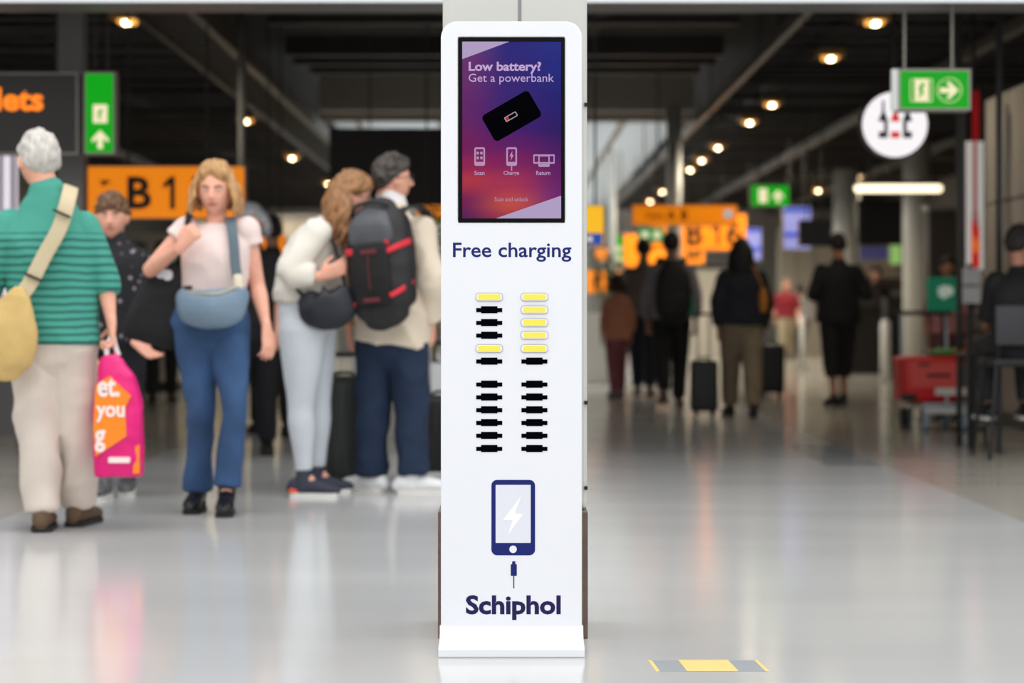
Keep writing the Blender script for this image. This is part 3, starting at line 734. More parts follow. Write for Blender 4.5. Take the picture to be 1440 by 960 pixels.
obj('top_trim', box(BM(), -w-.01, w+.01, -.02, .42, .95, 1.0), M_rail, t)
c = W(1245, 440, 27.5); t = thing('bollard', 'white upright bollard left of the white pillar', 'bollard', (c.x, 27.5, 0))
obj('shaft', lathe(BM(), [(.07, .02), (.07, .80), (.055, .84), (.02, .86)], n=20), M_white, t, True); obj('foot', lathe(BM(), [(.09, 0), (.09, .02)], n=20), M_alu, t)
c = W(1129, 440, 33); t = thing('bollard', 'slim pale post near the person in red', 'bollard', (c.x, 33, 0))
obj('shaft', lathe(BM(), [(.05, .02), (.05, .9)], n=16), M_col, t, True); obj('foot', lathe(BM(), [(.08, 0), (.08, .02)], n=16), M_alu, t)
# planters
M_leaf = mat('leaf_green', (72, 128, 44), .5, var=.3, vscale=8); M_leaf2 = mat('leaf_dark_green', (40, 84, 34), .5, var=.3, vscale=8)
def leaf(bm, p, d_, L_, w_, bend):
    d_ = d_.normalized(); sd = d_.cross(V((0, 0, 1)))
    sd = sd.normalized() if sd.length > 1e-4 else V((1, 0, 0)); pr = None
    for i in range(6):
        f = i/5; ww = w_*math.sin(PI*min(.98, f*.92+.06)); q = p+d_*(L_*f)-V((0, 0, 1))*(bend*f*f)
        a_ = bm.verts.new(q+sd*ww); b_ = bm.verts.new(q-V((0, 0, ww*.3))); c_ = bm.verts.new(q-sd*ww)
        if pr: bm.faces.new((pr[0], pr[1], b_, a_)); bm.faces.new((pr[1], pr[2], c_, b_))
        pr = (a_, b_, c_)
def planter(label, px, d, w, h, ph, nst, box_=True, lsc=1, mm=M_leaf):
    c = W(px, 440, d); t = thing('potted_plant', label, 'plant', (c.x, d, 0))
    bm = BM()
    if box_: box(bm, -w, w, -.22, .22, 0, h, .02)
    else: lathe(bm, [(w*.7, 0), (w, h*.9), (w, h), (w*.85, h)], n=24)
    obj('pot', bm, mat('planter_white', (212, 214, 214), .4), t)
    obj('soil', box(BM(), -w*.6, w*.6, -w*.5 if not box_ else -.19, w*.5 if not box_ else .19, h-.02, h+.008), mat('soil', (44, 32, 24), .9), t)
    sb = BM(); base = []
    for i in range(nst):
        p0 = V((random.uniform(-w*.7, w*.7), random.uniform(-.1, .1), h)); p1 = p0+V((random.uniform(-.1, .1), random.uniform(-.1, .1), ph*random.uniform(.6, 1)))
        tube(sb, [p0, (p0+p1)/2+V((random.uniform(-.03, .03), 0, 0)), p1], .008, 6, k=2); base.append((p0, p1))
    obj('stem', sb, mat('stem_brown', (96, 84, 50), .7), t)
    for i in range(nst):
        p0, p1 = base[i]
        lb = BM()
        for j in range(14):
            f = random.uniform(.3, 1); p = p0.lerp(p1, f); an = random.uniform(0, 2*PI)
            leaf(lb, p, V((math.cos(an), math.sin(an), random.uniform(.2, 1))), lsc*random.uniform(.16, .30), lsc*random.uniform(.015, .03), lsc*random.uniform(.05, .16))
        obj('foliage', lb, random.choice((mm, M_leaf2)), t)
    return t
planter('potted plant with green leaves just left of the kiosk behind the man', 617, 13.3, .17, .62, 1.1, 7, box_=False)
planter('long white planter with leafy plants right of the kiosk', 846, 27, .27, .95, .9, 8, lsc=1.2)
# ---------------------------------------------------------------- people
SKIN = {'fair': (222, 172, 146), 'pink': (236, 172, 146), 'tan': (170, 118, 92), 'dim': (150, 104, 84)}
def skin(n): return mat('skin_'+n, SKIN[n], .5, var=.05, vscale=30)
M_eyew = mat('eye_white', (190, 178, 168), .4); M_iris = mat('iris_dark', (50, 36, 28), .2); M_lip = mat('lips', (190, 112, 100), .5)
def basis(f, up=V((0, 0, 1))):
    f = f.normalized(); r = f.cross(up).normalized(); u = r.cross(f).normalized()
    return Matrix((r, f, u)).transposed()          # columns: right, forward, up
def head_pt(p, k=1.0):
    """unit sphere point -> head shape (x right, y forward, z up), metres"""
    x, y, z = p
    t = max(0, -z)
    sx = .076*(1-.34*t**1.4); sz = .118
    X = x*sx; Y = y*.097; Z = z*sz
    if y < 0: Y *= (1-.45*t)
    else: Y = Y*(1+.02*t)
    if y > 0:
        for sgn in (-1, 1):
            d2 = (x-sgn*.38)**2+(z-.06)**2
            Y -= .010*math.exp(-d2/.035)*y
        Y += .004*math.exp(-((z-.26)**2)/.01-(x*x)/.25)
        Y += .004*math.exp(-((z+.62)**2)/.02-(x*x)/.10)
        Y += .007*math.exp(-((z+.88)**2)/.03-(x*x)/.08)
    return V((X, Y, Z))*k
def add_head(bm, c, B, s=1.0, ear=True):
    q = bmesh.ops.create_icosphere(bm, subdivisions=4, radius=1)['verts']
    for v in q: v.co = c+B@(head_pt(v.co)*s)
    def P(x, y, z): return c+B@(V((x, y, z))*s)
    tube(bm, [P(0, .086, .030), P(0, .098, .008), P(0, .113, -.016), P(0, .108, -.024), P(0, .088, -.030)], [(.007*s, .007*s), (.008*s, .010*s), (.013*s, .011*s), (.015*s, .009*s), (.010*s, .008*s)], 8, lat=B@V((1, 0, 0)), k=2)
    if ear:
        for sg in (-1, 1):
            ball(bm, P(sg*.079, -.006, -.008), (.009*s, .019*s, .031*s), B@Matrix.Rotation(sg*-.35, 3, 'Z'), 2)
def add_hand(bm, w, d_, nrm, side=1, curl=.5, s=1.0, spread=.0):
    """w wrist, d_ pointing direction, nrm palm normal (the way the fingers curl), side: +1 thumb towards d x n"""
    d_ = d_.normalized(); nrm = (nrm-d_*nrm.dot(d_)).normalized(); x = d_.cross(nrm)*side
    P = lambda a, b, c_: w+(x*a+d_*b+nrm*c_)*s
    tube(bm, [P(0, -.02, 0), P(.0, .02, 0), P(.002, .055, .0), P(0, .088, 0)], [(.025*s, .021*s), (.032*s, .019*s), (.041*s, .015*s), (.039*s, .013*s)], 12, lat=x, k=3)
    for i, (a, L) in enumerate(((.030, .072), (.010, .080), (-.010, .075), (-.030, .060))):
        an = 0; p = P(a, .083, 0); pts = [p]; dd = (d_+x*(a*(3+spread))).normalized()
        for fr, cu in ((.45, .6), (.30, 1.0), (.25, .8)):
            an += cu*curl*(1+.08*i)
            v = dd*math.cos(an)+nrm*math.sin(an)
            p = p+v*(L*fr*s); pts.append(p)
        tube(bm, pts, [.0088*s, .0084*s, .0078*s, .0066*s], 8, k=2)
    th = (x*.75+d_*.75+nrm*(.25+.4*curl)).normalized(); p = P(.028, .022, .004)
    th2 = (x*.30+d_*1.0+nrm*(.3+.7*curl)).normalized()
    tube(bm, [p, p+th*.036*s, p+th*.036*s+th2*.030*s, p+th*.034*s+th2*.054*s], [.013*s, .0105*s, .0092*s, .0075*s], 8, k=2)
def torso_path(J): return J['pel'], J['mid'], J['neck']
def torso_at(J, s):
    P, Q, N = torso_path(J)
    if s < 0: c = P+(P-Q)*(-s*2)*.9
    elif s < .5:
        t = s*2; c = P.lerp(Q, t)
    else: c = Q.lerp(N, s*2-1)
    c0 = P.lerp(N, s)
    if 0 <= s <= 1:
        # quadratic through the three points
        c = P*(2*(s-.5)*(s-1))+Q*(-4*s*(s-1))+N*(2*s*(s-.5))
    lh = (J['hipR']-J['hipL']).normalized(); ls = (J['shR']-J['shL']).normalized()
    f = max(0, min(1, s)); l = lh.lerp(ls, f*f*(3-2*f))
    return c, l.normalized()
def add_torso(bm, J, prof, caps=(0, 1), fwd=0, n=28, pw=.86, k=3):
    pts = []; rad = []; lat = []
    for row in prof:
        s, a, b = row[:3]; c, l = torso_at(J, s)
        if len(row) > 3: c = c+J['fwd']*row[3]
        pts.append(c); rad.append((a, b)); lat.append(l)
    tube(bm, pts, rad, n, lat=lat, caps=caps, k=k, pw=pw)
BODY_M = [(-.10, .145, .10), (0, .165, .11), (.22, .150, .100), (.5, .158, .108), (.72, .168, .112), (.86, .150, .090), (.95, .085, .065), (1.0, .058, .056)]
BODY_F = [(-.10, .165, .10), (0, .170, .112), (.28, .122, .088), (.5, .132, .095), (.70, .148, .108), (.86, .132, .082), (.95, .072, .058), (1.0, .050, .050)]
def scaled(prof, ka, kb=None, o=0, s0=None, s1=None):
    kb = ka if kb is None else kb
    r = [(p[0], p[1]*ka+o, p[2]*kb+o)+tuple(p[3:]) for p in prof]
    return r
def add_limb(bm, a, b, c, rads, caps=(1, 1), n=16, k=4, s1=1.0):
    """rads: list of (t, r): t in 0..1 is a->b, 1..2 is b->c"""
    pts = []; rr = []
    for t, r in rads:
        pts.append(a.lerp(b, t) if t <= 1 else b.lerp(c, t-1)); rr.append(r)
    tube(bm, pts, rr, n, caps=caps, k=k)
def person(label, J, root_xy, skin_n='fair', female=False, k=1.0, voxel=.006, arms=('LR'), hands=None, group=None, kh=1.0, headup=None):
    """J in world coordinates. Returns (root, J local)."""
    t = thing('person', label, 'person', (root_xy[0], root_xy[1], 0), 0, group)
    o = V((root_xy[0], root_xy[1], 0))
    J = {q: (v-o if q not in ('fwd', 'face', 'toeL', 'toeR') and isinstance(v, Vector) else v) for q, v in J.items()}
    bm = BM()
    add_torso(bm, J, scaled(BODY_F if female else BODY_M, k*.97), caps=(1, 1))
    B = basis(J['face'])
    hc = J['head']
    add_head(bm, hc, B, kh)
    tube(bm, [J['neck']-V((0, 0, .05)), J['neck'], hc+B@V((0, -.028, -.05))], [.066*k, (.050 if female else .058)*k, (.046 if female else .053)*k], 14)
    for s in 'LR':
        add_limb(bm, J['hip'+s], J['kn'+s], J['an'+s], [(0, .074*k), (.4, .066*k), (1, .045*k), (1.3, .048*k), (1.75, .034*k), (2, .030*k)])
        tube(bm, [J['an'+s], J['an'+s]+V((0, 0, -.04))+J['toe'+s]*.04], [.034*k, .030*k], 10)
        if s in arms:
            add_limb(bm, J['sh'+s], J['el'+s], J['wr'+s], [(0, .048*k), (.5, .043*k), (1, .036*k), (1.3, .038*k), (1.8, .025*k), (2, .022*k)])
            h = (hands or {}).get(s)
            d_ = J['wr'+s]-J['el'+s]
            if h is None: h = (d_, (J['pel']-J['wr'+s]).normalized(), -1 if s == 'L' else 1, .5)
            if h[2] == 0:
                pass
            else: add_hand(bm, J['wr'+s], h[0] or d_, h[1], h[2], h[3], kh*.98)
    b = obj('body', remesh(bm, voxel, 1), skin(skin_n), t, True)
    J['B'] = B; J['root'] = t; J['kh'] = kh
    return t, J
def face_parts(J, brow=(110, 84, 56), glasses=False, stern=0):
    t, B, c, s = J['root'], J['B'], J['head'], J['kh']
    P = lambda x, y, z: c+B@(V((x, y, z))*s)
    for sg in (-1, 1):
        bm = BM(); ball(bm, P(sg*.030, .077, .008), (.0115*s, .0105*s, .0078*s), B, 2)
        ball(bm, P(sg*.030, .0855, .008), (.0052*s, .003*s, .0054*s), B, 2, 1)
        obj('eye', bm, [M_eyew, M_iris], t, True)
        bm = BM(); tube(bm, [P(sg*.014, .094, .026), P(sg*.030, .090, .031), P(sg*.047, .078, .027)], [(.003*s, .0035*s), (.004*s, .004*s), (.002*s, .003*s)], 6, k=2)
        obj('eyebrow', bm, mat('brow_%d' % brow[0], brow, .8), t, True)
    bm = BM(); tube(bm, [P(-.023, .083, -.052), P(0, .091, -.050), P(.023, .083, -.052)], [(.002, .003), (.0045*s, .0045*s), (.002, .003)], 8, k=3)
    tube(bm, [P(-.020, .083, -.056), P(0, .090, -.058), P(.020, .083, -.056)], [(.002, .003), (.0045*s, .0045*s), (.002, .003)], 8, k=3)
    obj('lips', bm, M_lip, t, True)
    if glasses:
        bm = BM()
        for sg in (-1, 1):
            r = [P(sg*.033+.026*math.cos(q), .105-.01*abs(math.cos(q))*(1 if sg*math.cos(q) > 0 else 0), .006+.019*math.sin(q)) for q in [2*PI*i/14 for i in range(15)]]
            tube(bm, r, .0022, 6, caps=(0, 0), smooth=False)
            tube(bm, [P(sg*.060, .096, .012), P(sg*.080, .03, .012), P(sg*.082, -.02, .002)], .0025, 6, k=2)
        tube(bm, [P(-.008, .106, .01), P(.008, .106, .01)], .0025, 6, smooth=False)
        obj('glasses', bm, M_black, t, True)
def hair_mat(rgb, var):
    m = mat('hair_%d_%d_%d' % rgb, rgb, .72 if rgb[0] < 60 else .5, var=var, vscale=1, bump=.35, bscale=1)
    nt = m.node_tree
    if not any(n.type == 'MAPPING' for n in nt.nodes):
        tc = next(n for n in nt.nodes if n.type == 'TEX_COORD'); mp = nt.nodes.new('ShaderNodeMapping'); mp.inputs['Scale'].default_value = (75, 75, 11)
        nt.links.new(tc.outputs['Object'], mp.inputs[0])
        for n in nt.nodes:
            if n.type == 'TEX_NOISE': nt.links.new(mp.outputs[0], n.inputs['Vector'])
    return m
def hair(J, rgb, thick=.014, line=(.42, -.05, -.62), locks=None, amp=.004, name='hair', voxel=.006, seed=1, top=.0, var=.3, side=1.0, part=None, tufts=None):
    """cap of hair on the scalp (line: hairline height at front, side, back), plus optional locks (n, length, radius, wave, out, angle range)"""
    t, B, c, s = J['root'], J['B'], J['head'], J['kh']
    rnd = random.Random(seed)
    bm = BM(); q = bmesh.ops.create_icosphere(bm, subdivisions=5, radius=1)['verts']
    for v in q:
        p = v.co.copy(); y = p.y
        hl = line[1]+(line[0]-line[1])*max(0, y)**1.5 if y > 0 else line[1]+(line[2]-line[1])*(-y)**.7
        if part is not None and y > 0: hl += part[1]*math.exp(-(p.x-part[0])**2/.07)
        e = (p.z-hl)/.34; e = max(0, min(1, e+.3)); e = e*e*(3-2*e)
        h = head_pt(p)
        d = thick*(1+top*max(0, p.z))*(1 if abs(p.x) < .5 else side)*e-.010*(1-e)**2
        d += e*amp*noise.noise(V((p.x*5, p.y*5, p.z*3+seed)))*2.0
        d += e*amp*.5*noise.noise(V((p.x*14, p.y*14, p.z*5+seed)))
        v.co = c+B@((h+p.normalized()*d)*s)
    if locks:
        nL, L, r, wave, out, rng = locks
        for i in range(nL):
            a = math.radians(rng[0]+(rng[1]-rng[0])*(i+rnd.uniform(-.3, .3))/max(1, nL-1))   # 0 = front, 90 = right, 180 = back
            st = .35+rnd.uniform(-.25, .3)
            p = V((math.sin(a)*math.cos(st), math.cos(a)*math.cos(st), math.sin(st)))
            q0 = head_pt(p)+p*thick*.4; dirn = V((math.sin(a), math.cos(a), 0))
            LL = L*rnd.uniform(.85, 1.05); pts = []; rr = []
            ph = rnd.uniform(0, 6)
            for j in range(9):
                f = j/8
                o_ = dirn*(out*math.sin(min(1, f*1.6)*PI/2)-.3*out*max(0, f-.7))
                wv = V((math.sin(ph+f*9), math.cos(ph*1.3+f*8), 0))*wave*f**.5
                pts.append(c+B@((q0+o_+wv)*s)+V((0, 0, -LL*f)))
                rr.append(r*(1.15-.5*f) if j else r*.7)
            tube(bm, pts, rr, 7, k=2)
    if tufts:
        nT, tl, tr, zmin = tufts
        for i in range(nT):
            z = rnd.uniform(zmin, 1); a = rnd.uniform(0, 2*PI); rr_ = math.sqrt(max(0, 1-z*z))
            p = V((rr_*math.cos(a), rr_*math.sin(a), z))
            if p.y > .2 and z < line[0]+.12: continue
            q0 = head_pt(p)+p*thick*.35
            dr = (p*.75+V((rnd.uniform(-.3, .3), .55 if z > .3 else -.2, rnd.uniform(-.2, .2) if z > .3 else -.7))).normalized()
            tube(bm, [c+B@(q0*s), c+B@((q0+dr*tl*.5)*s), c+B@((q0+dr*tl+V((0, 0, -tl*.15)))*s)], [tr, tr*.8, tr*.35], 6, k=2)
    me = remesh(bm, voxel, 1)
    return obj(name, me, hair_mat(rgb, var), t, True)
def top(J, prof, m, arms={}, name='shirt', voxel=.008, amp=.005, amp2=.0018, caps=(0, 1), collar=None, extra=None, freq=5):
    """arms: side -> list of (t, r)"""
    bm = BM(); add_torso(bm, J, prof, caps=caps)
    for s, rads in arms.items():
        add_limb(bm, J['sh'+s], J['el'+s], J['wr'+s], rads, caps=(1, 0))
    if collar:
        h, r = collar; B = J['B']; n_ = J['neck']; d_ = (J['head']-n_).normalized()
        tube(bm, [n_-d_*.03, n_+d_*h], [r*1.12, r], 16, caps=(0, 0), smooth=False)
    if extra: extra(bm)
    return obj(name, remesh(bm, voxel, 2, amp, freq, amp2, 22), m, J['root'], True)
def trousers(J, waist, leg, m, name='trousers', voxel=.008, amp=.006, amp2=.002, legR=None, freq=6):
    bm = BM(); add_torso(bm, J, waist, caps=(1, 0))
    for s in 'LR':
        add_limb(bm, J['hip'+s], J['kn'+s], J['an'+s], (legR or leg) if s == 'R' else leg, caps=(1, 0), n=20)
    return obj(name, remesh(bm, voxel, 2, amp, freq, amp2, 20), m, J['root'], True)
def shoe(J, s, m, ms, L=.28, w=.048, h=.085, heel=0, pitch=0, sole=.022, hi=.03, extra_back=None):
    a = J['an'+s]; d_ = J['toe'+s].copy(); d_.z = 0; d_.normalize(); x = d_.cross(V((0, 0, 1)))
    g = J.get('gr'+s, 0)
    base = V((a.x, a.y, g)); R = Matrix.Rotation(pitch, 3, x)
    def P(f, z): return base+R@(d_*(f*L)+V((0, 0, z)))
    bm = BM()
    rows = [(-.27, .034+heel, .62, .030), (-.20, .046+heel, .80, .043), (0, .050+heel*.9, .88, .046), (.22, .044+heel*.5, .92, .040), (.45, .036+heel*.12, 1.05, .031), (.62, .031, .96, .026), (.71, .028, .60, .018)]
    tube(bm, [P(f, z+sole*.4) for f, z, ww, hh in rows], [(w*ww, hh*h/.085) for f, z, ww, hh in rows], 14, lat=x, k=3)
    tube(bm, [P(-.03, .05+heel), V(a)+V((0, 0, hi))], [(.043, .05), .043], 12, caps=(1, 0), smooth=False)
    o = obj('shoe', remesh(bm, .006, 2), m, J['root'], True)
    bm = BM()
    rws = [(-.28, .7), (-.2, .86), (0, .9), (.22, .9), (.45, 1.04), (.6, .98), (.70, .7)]
    vs_t = []
    for sg in (1, -1):
        for f, ww in (rws if sg == 1 else rws[::-1]):
            vs_t.append((f, sg*w*ww))
    lo = [bm.verts.new(P(f, 0)+x*y_) for f, y_ in vs_t]; hi_ = [bm.verts.new(P(f, sole)+x*y_*1.02) for f, y_ in vs_t]
    bm.faces.new(lo); bm.faces.new(hi_[::-1])
    for i in range(len(lo)): bm.faces.new((lo[i], hi_[i], hi_[(i+1) % len(lo)], lo[(i+1) % len(lo)]))
    if heel:
        q = [P(-.25, 0), P(-.08, 0)]
        tube(bm, [base+R@(d_*(-.17*L)+V((0, 0, .0))), base+R@(d_*(-.17*L)+V((0, 0, heel+.02)))], [(w*.7, .035), (w*.8, .04)], 12, lat=x, caps=(0, 0), smooth=False)
    bmesh.ops.recalc_face_normals(bm, faces=bm.faces)
    obj('sole', bm, ms, o)
    return o
def strap(name, pts, w, th, m, parent, lat, k=4):
    bm = BM(); tube(bm, pts, [(w/2, th/2)]*len(pts), 10, lat=lat, caps=(0, 0), k=k, pw=.5); return obj(name, bm, m, parent, True)
def jw(D, **kw):
    J = {}
    for q, v in kw.items():
        J[q] = V(v).normalized() if q in ('fwd', 'face', 'toeL', 'toeR') else W(v[0], v[1], D+(v[2] if len(v) > 2 else 0))
    return J
M_tsole = mat('sole_white', (226, 224, 218), .6); M_dsole = mat('sole_dark', (30, 26, 24), .7)

# --- man in the green striped jumper, walking away on the left
D = 8.75
J = jw(D, pel=(76, 478), mid=(74, 400), neck=(66, 272), head=(54, 226, .02), shL=(14, 318), shR=(116, 320), elL=(-16, 398, -.05), wrL=(-10, 470, .12),
       elR=(147, 392, .02), wrR=(157, 455, -.03), hipL=(52, 490), hipR=(100, 490), knL=(52, 604, -.02), anL=(60, 720, -.06), knR=(106, 600, .05), anR=(111, 712, .16),
       fwd=(-.12, 1, 0), face=(-.62, .85, .02), toeL=(-.15, 1, 0), toeR=(.15, 1, 0))
t, J = person('grey-haired man seen from behind in green striped jumper and cream trousers', J, (W(82, 440, D).x, D), 'pink', k=1.04, kh=1.06, voxel=.006,
              hands={'R': (V((0.02, 0, -1)), V((-.6, -.2, 0)), 1, 1.25), 'L': (V((0, .2, -1)), V((.5, 0, 0)), -1, .5)})
hair(J, (196, 190, 182), .012, (.5, .05, -.62), amp=.006, top=.4, var=.22, seed=3, tufts=(60, .012, .010, .0), voxel=.0045)
jump = stripe_mat('green_stripes', (70, 156, 138), (34, 102, 94), 29, 1.30, thr=.38)
top(J, [(-.03, .200, .150), (.2, .192, .142), (.5, .196, .138), (.70, .200, .136), (.82, .180, .120), (.90, .138, .098), (.96, .108, .082), (1.0, .076, .074)], jump,
    {'L': [(0, .072), (.4, .070), (1, .066), (1.15, .062)], 'R': [(0, .072), (.4, .068), (.95, .063), (1.15, .062), (1.32, .054)]}, name='jumper', amp=.009, collar=(.02, .066))
cream = mat('cream_cotton', (214, 202, 190), .85, var=.05, vscale=6)
trousers(J, [(-.12, .15, .12), (0, .182, .132), (.1, .18, .128)], [(0, .104), (.4, .100), (1, .088), (1.5, .082), (1.88, .078), (1.98, .070)], cream, amp=.017, freq=5, amp2=.003)
br = mat('brown_suede', (92, 72, 52), .8, var=.15, vscale=30)
for s in 'LR': shoe(J, s, br, M_dsole, .29, .052, .095)
T = t
# sling bag
D2 = D-.24
bagm = mat('tan_canvas', (204, 172, 108), .8, var=.08, vscale=10)
t = thing('sling_bag', 'tan canvas sling bag on the back of the man in green stripes', 'bag', (W(18, 440, D2).x, D2, 1.0))
o_ = V(t.location)
bm = BM(); tube(bm, [W(26, 408, D2)-o_, W(22, 430, D2)-o_, W(14, 462, D2)-o_, W(4, 500, D2)-o_, W(0, 522, D2)-o_], [(.03, .02), (.075, .035), (.12, .055), (.125, .06), (.09, .04)], 20, lat=V((1, 0, -.3)), k=4)
obj('bag_body', remesh(bm, .008, 2, .006, 8, .002), bagm, t, True)
strap('strap', [W(100, 262, D-.02)-o_, W(96, 280, D-.145)-o_, W(84, 320, D-.185)-o_, W(62, 360, D-.19)-o_, W(44, 395, D-.20)-o_, W(28, 418, D-.22)-o_], .068, .008, mat('strap_beige', (202, 186, 152), .8), t, V((.85, 0, -.4)))
for px, py, q in ((87, 300, -.19), (48, 390, -.208)):
    bm = BM(); box(bm, -.040, .040, -.010, .006, -.005, .005, .001, rot=Matrix.Rotation(.42, 4, 'Y'), piv=(0, 0, 0))
    obj('buckle', bm, M_black, t, loc=W(px, py, D+q)-o_)
# shopping bag
D2 = D-.05
t = thing('shopping_bag', 'magenta and orange plastic shopping bag in the hand of the man in green', 'bag', W(167, 670, D2))
o_ = V(t.location)
def q2(px, py, dd=0): return W(px, py, D2+dd)-o_
mag = mat('bag_magenta', (226, 10, 118), .35, var=.06, vscale=9); ora = mat('bag_orange', (255, 138, 10), .35); wht = mat('bag_white', (250, 232, 226), .4)
bm = BM(); tube(bm, [q2(167, 669), q2(167, 640), q2(166, 580), q2(165, 545), q2(158, 518), q2(153, 500)], [(.100, .05), (.106, .062), (.104, .064), (.090, .056), (.062, .04), (.034, .020)], 24, lat=V((1, 0, 0)), caps=(0, 0), k=4, pw=.55)
obj('bag_body', remesh(bm, .008, 1, .005, 9, .003), mag, t, True)
def onbag(name, pts, m, y=-.071): return obj(name, prism(BM(), [(q2(a_, b_).x, q2(a_, b_).z) for a_, b_ in pts], y, y+.022), m, t)
onbag('orange_patch', [(139, 540), (158, 528), (188, 556), (180, 572), (182, 612), (139, 640), (136, 600)], ora)
onbag('orange_patch', [(193, 627), (199, 624), (199, 664), (190, 664)], ora, -.055)
def bt(body, a_, b_, ty, by, bold=.03, y=-.0725): lettering(body, q2(a_, by).x, q2(b_, by).x, q2(a_, by).z, q2(a_, ty).z, y, wht, t, bold, th=.002)
bt('et.', 142, 173, 530, 557); bt('you', 140, 180, 569, 592); bt('g', 138, 153, 603, 634); onbag('white_band', rrect(157, 187, 641, 649, 2), wht, -.0735)
for dx in (-5, 6):
    strap('handle', [q2(158+dx*1.5, 500, .01*dx/5), q2(156+dx*1.1, 488, .01*dx/5), q2(158+dx*.2, 472)], .022, .006, mat('handle_white', (236, 226, 226), .5), t, V((1, 0, 0)), 3)

# --- boy in the patterned jacket
D = 10.25
J = jw(D, pel=(166, 482), mid=(168, 415), neck=(165, 342), head=(158, 305, -.02), shL=(136, 364), shR=(192, 364), elL=(124, 430), wrL=(130, 488, -.1), elR=(192, 438, .0), wrR=(193, 484, -.2),
       hipL=(154, 486), hipR=(182, 486), knL=(152, 585), anL=(146, 672, -.02), knR=(182, 585), anR=(180, 670, .25), fwd=(0, -1, 0), face=(.05, -1, -.12), toeL=(-.1, -1, 0), toeR=(.1, -1, 0))
t, J = person('boy with short brown hair and dark patterned jacket, holding out his palm', J, (W(168, 440, D).x, D), 'pink', k=.86, kh=.98, voxel=.006,
              hands={'R': (V((.8, -.3, -.55)), V((.2, -.5, .8)), -1, .25)})
face_parts(J, (84, 58, 40))
hair(J, (112, 80, 54), .014, (.36, .04, -.6), amp=.006, top=.6, seed=5, side=.7, tufts=(110, .032, .009, .25), voxel=.0045)
jk = mat('patterned_jacket', (34, 34, 40), .8)
nt = jk.node_tree; vo = nt.nodes.new('ShaderNodeTexVoronoi'); vo.inputs['Scale'].default_value = 22
tc = nt.nodes.new('ShaderNodeTexCoord'); nt.links.new(tc.outputs['Object'], vo.inputs['Vector'])
rp = nt.nodes.new('ShaderNodeValToRGB'); rp.color_ramp.elements[0].color = lin((150, 140, 146))+(1,); rp.color_ramp.elements[1].color = lin((20, 20, 26))+(1,)
rp.color_ramp.elements[0].position = .14; rp.color_ramp.elements[1].position = .30
nt.links.new(vo.outputs[0], rp.inputs[0]); nt.links.new(rp.outputs[0], nt.nodes['Principled BSDF'].inputs['Base Color'])
top(J, [(-.02, .165, .12), (.3, .155, .12), (.6, .160, .122), (.8, .158, .115), (.92, .125, .09), (1.0, .066, .066)], jk,
    {s: [(0, .066), (.5, .060), (1, .056), (1.9, .046)] for s in 'LR'}, name='jacket', collar=(.015, .062))
trousers(J, [(-.12, .13, .1), (0, .15, .11), (.08, .148, .108)], [(0, .085), (.5, .078), (1, .066), (1.9, .054)], mat('black_trousers', (22, 22, 28), .8))
for s in 'LR': shoe(J, s, mat('sneaker_grey', (104, 104, 106), .6, var=.5, vscale=25), M_tsole, .25, .044, .08)

# --- blond woman in the centre
D = 9.5
J = jw(D, pel=(296, 455), mid=(303, 385), neck=(305, 314), head=(303, 268, -.03), shL=(262, 324), shR=(346, 324), elL=(210, 380, -.04), wrL=(254, 347, -.20), elR=(362, 400, .04), wrR=(375, 461, -.06),
       hipL=(274, 466), hipR=(320, 466), knL=(283, 580, -.04), anL=(278, 692, .04), knR=(330, 572, -.12), anR=(319, 686, -.10), fwd=(0, -1, 0), face=(-.04, -1, -.16), toeL=(-.06, -1, 0), toeR=(.05, -1, 0))
J['grL'] = 0; J['grR'] = 0
t, J = person('blond woman walking forward in pale pink top and flared blue jeans', J, (W(300, 440, D).x, D), 'pink', True, k=1.0, kh=1.04, voxel=.0058,
              hands={'L': (V((.45, -.1, .55)), V((.3, .9, .2)), 1, 1.2), 'R': (V((.12, -.15, -1)), V((-.6, .5, 0)), 1, .45)})
face_parts(J, (140, 104, 70))
hair(J, (182, 138, 88), .022, (.60, .14, -.6), (90, .130, .012, .007, .034, (60, 300)), amp=.005, top=.25, var=.5, seed=8, voxel=.0045, part=(.12, .24))
pinkm = mat('pale_pink_cotton', (236, 214, 208), .85, var=.03, vscale=8)
top(J, [(.16, .146, .116), (.3, .148, .118), (.5, .156, .126), (.68, .166, .130), (.82, .162, .112), (.92, .115, .080), (.985, .074, .064)], pinkm,
    {'L': [(0, .066), (.12, .064), (.24, .066)], 'R': [(0, .066), (.14, .064), (.26, .068)]}, name='top', amp=.006, caps=(0, 0), freq=7)
jean = mat('blue_denim', (50, 80, 120), .85, var=.35, vscale=3.5)
trousers(J, [(-.14, .15, .11), (-.04, .184, .13), (.1, .176, .125), (.24, .146, .11), (.32, .132, .104)], [(0, .100), (.5, .085), (.95, .064), (1.2, .060), (1.6, .062), (1.96, .070)], jean, name='jeans', amp=.008, legR=[(0, .100), (.5, .082), (.95, .060), (1.2, .056), (1.6, .058), (1.96, .063)])
blb = mat('black_leather', (16, 14, 15), .3)
shoe(J, 'L', blb, M_dsole, .245, .042, .09, heel=.03, hi=.06); shoe(J, 'R', blb, M_dsole, .245, .042, .09, heel=.03, hi=.06)
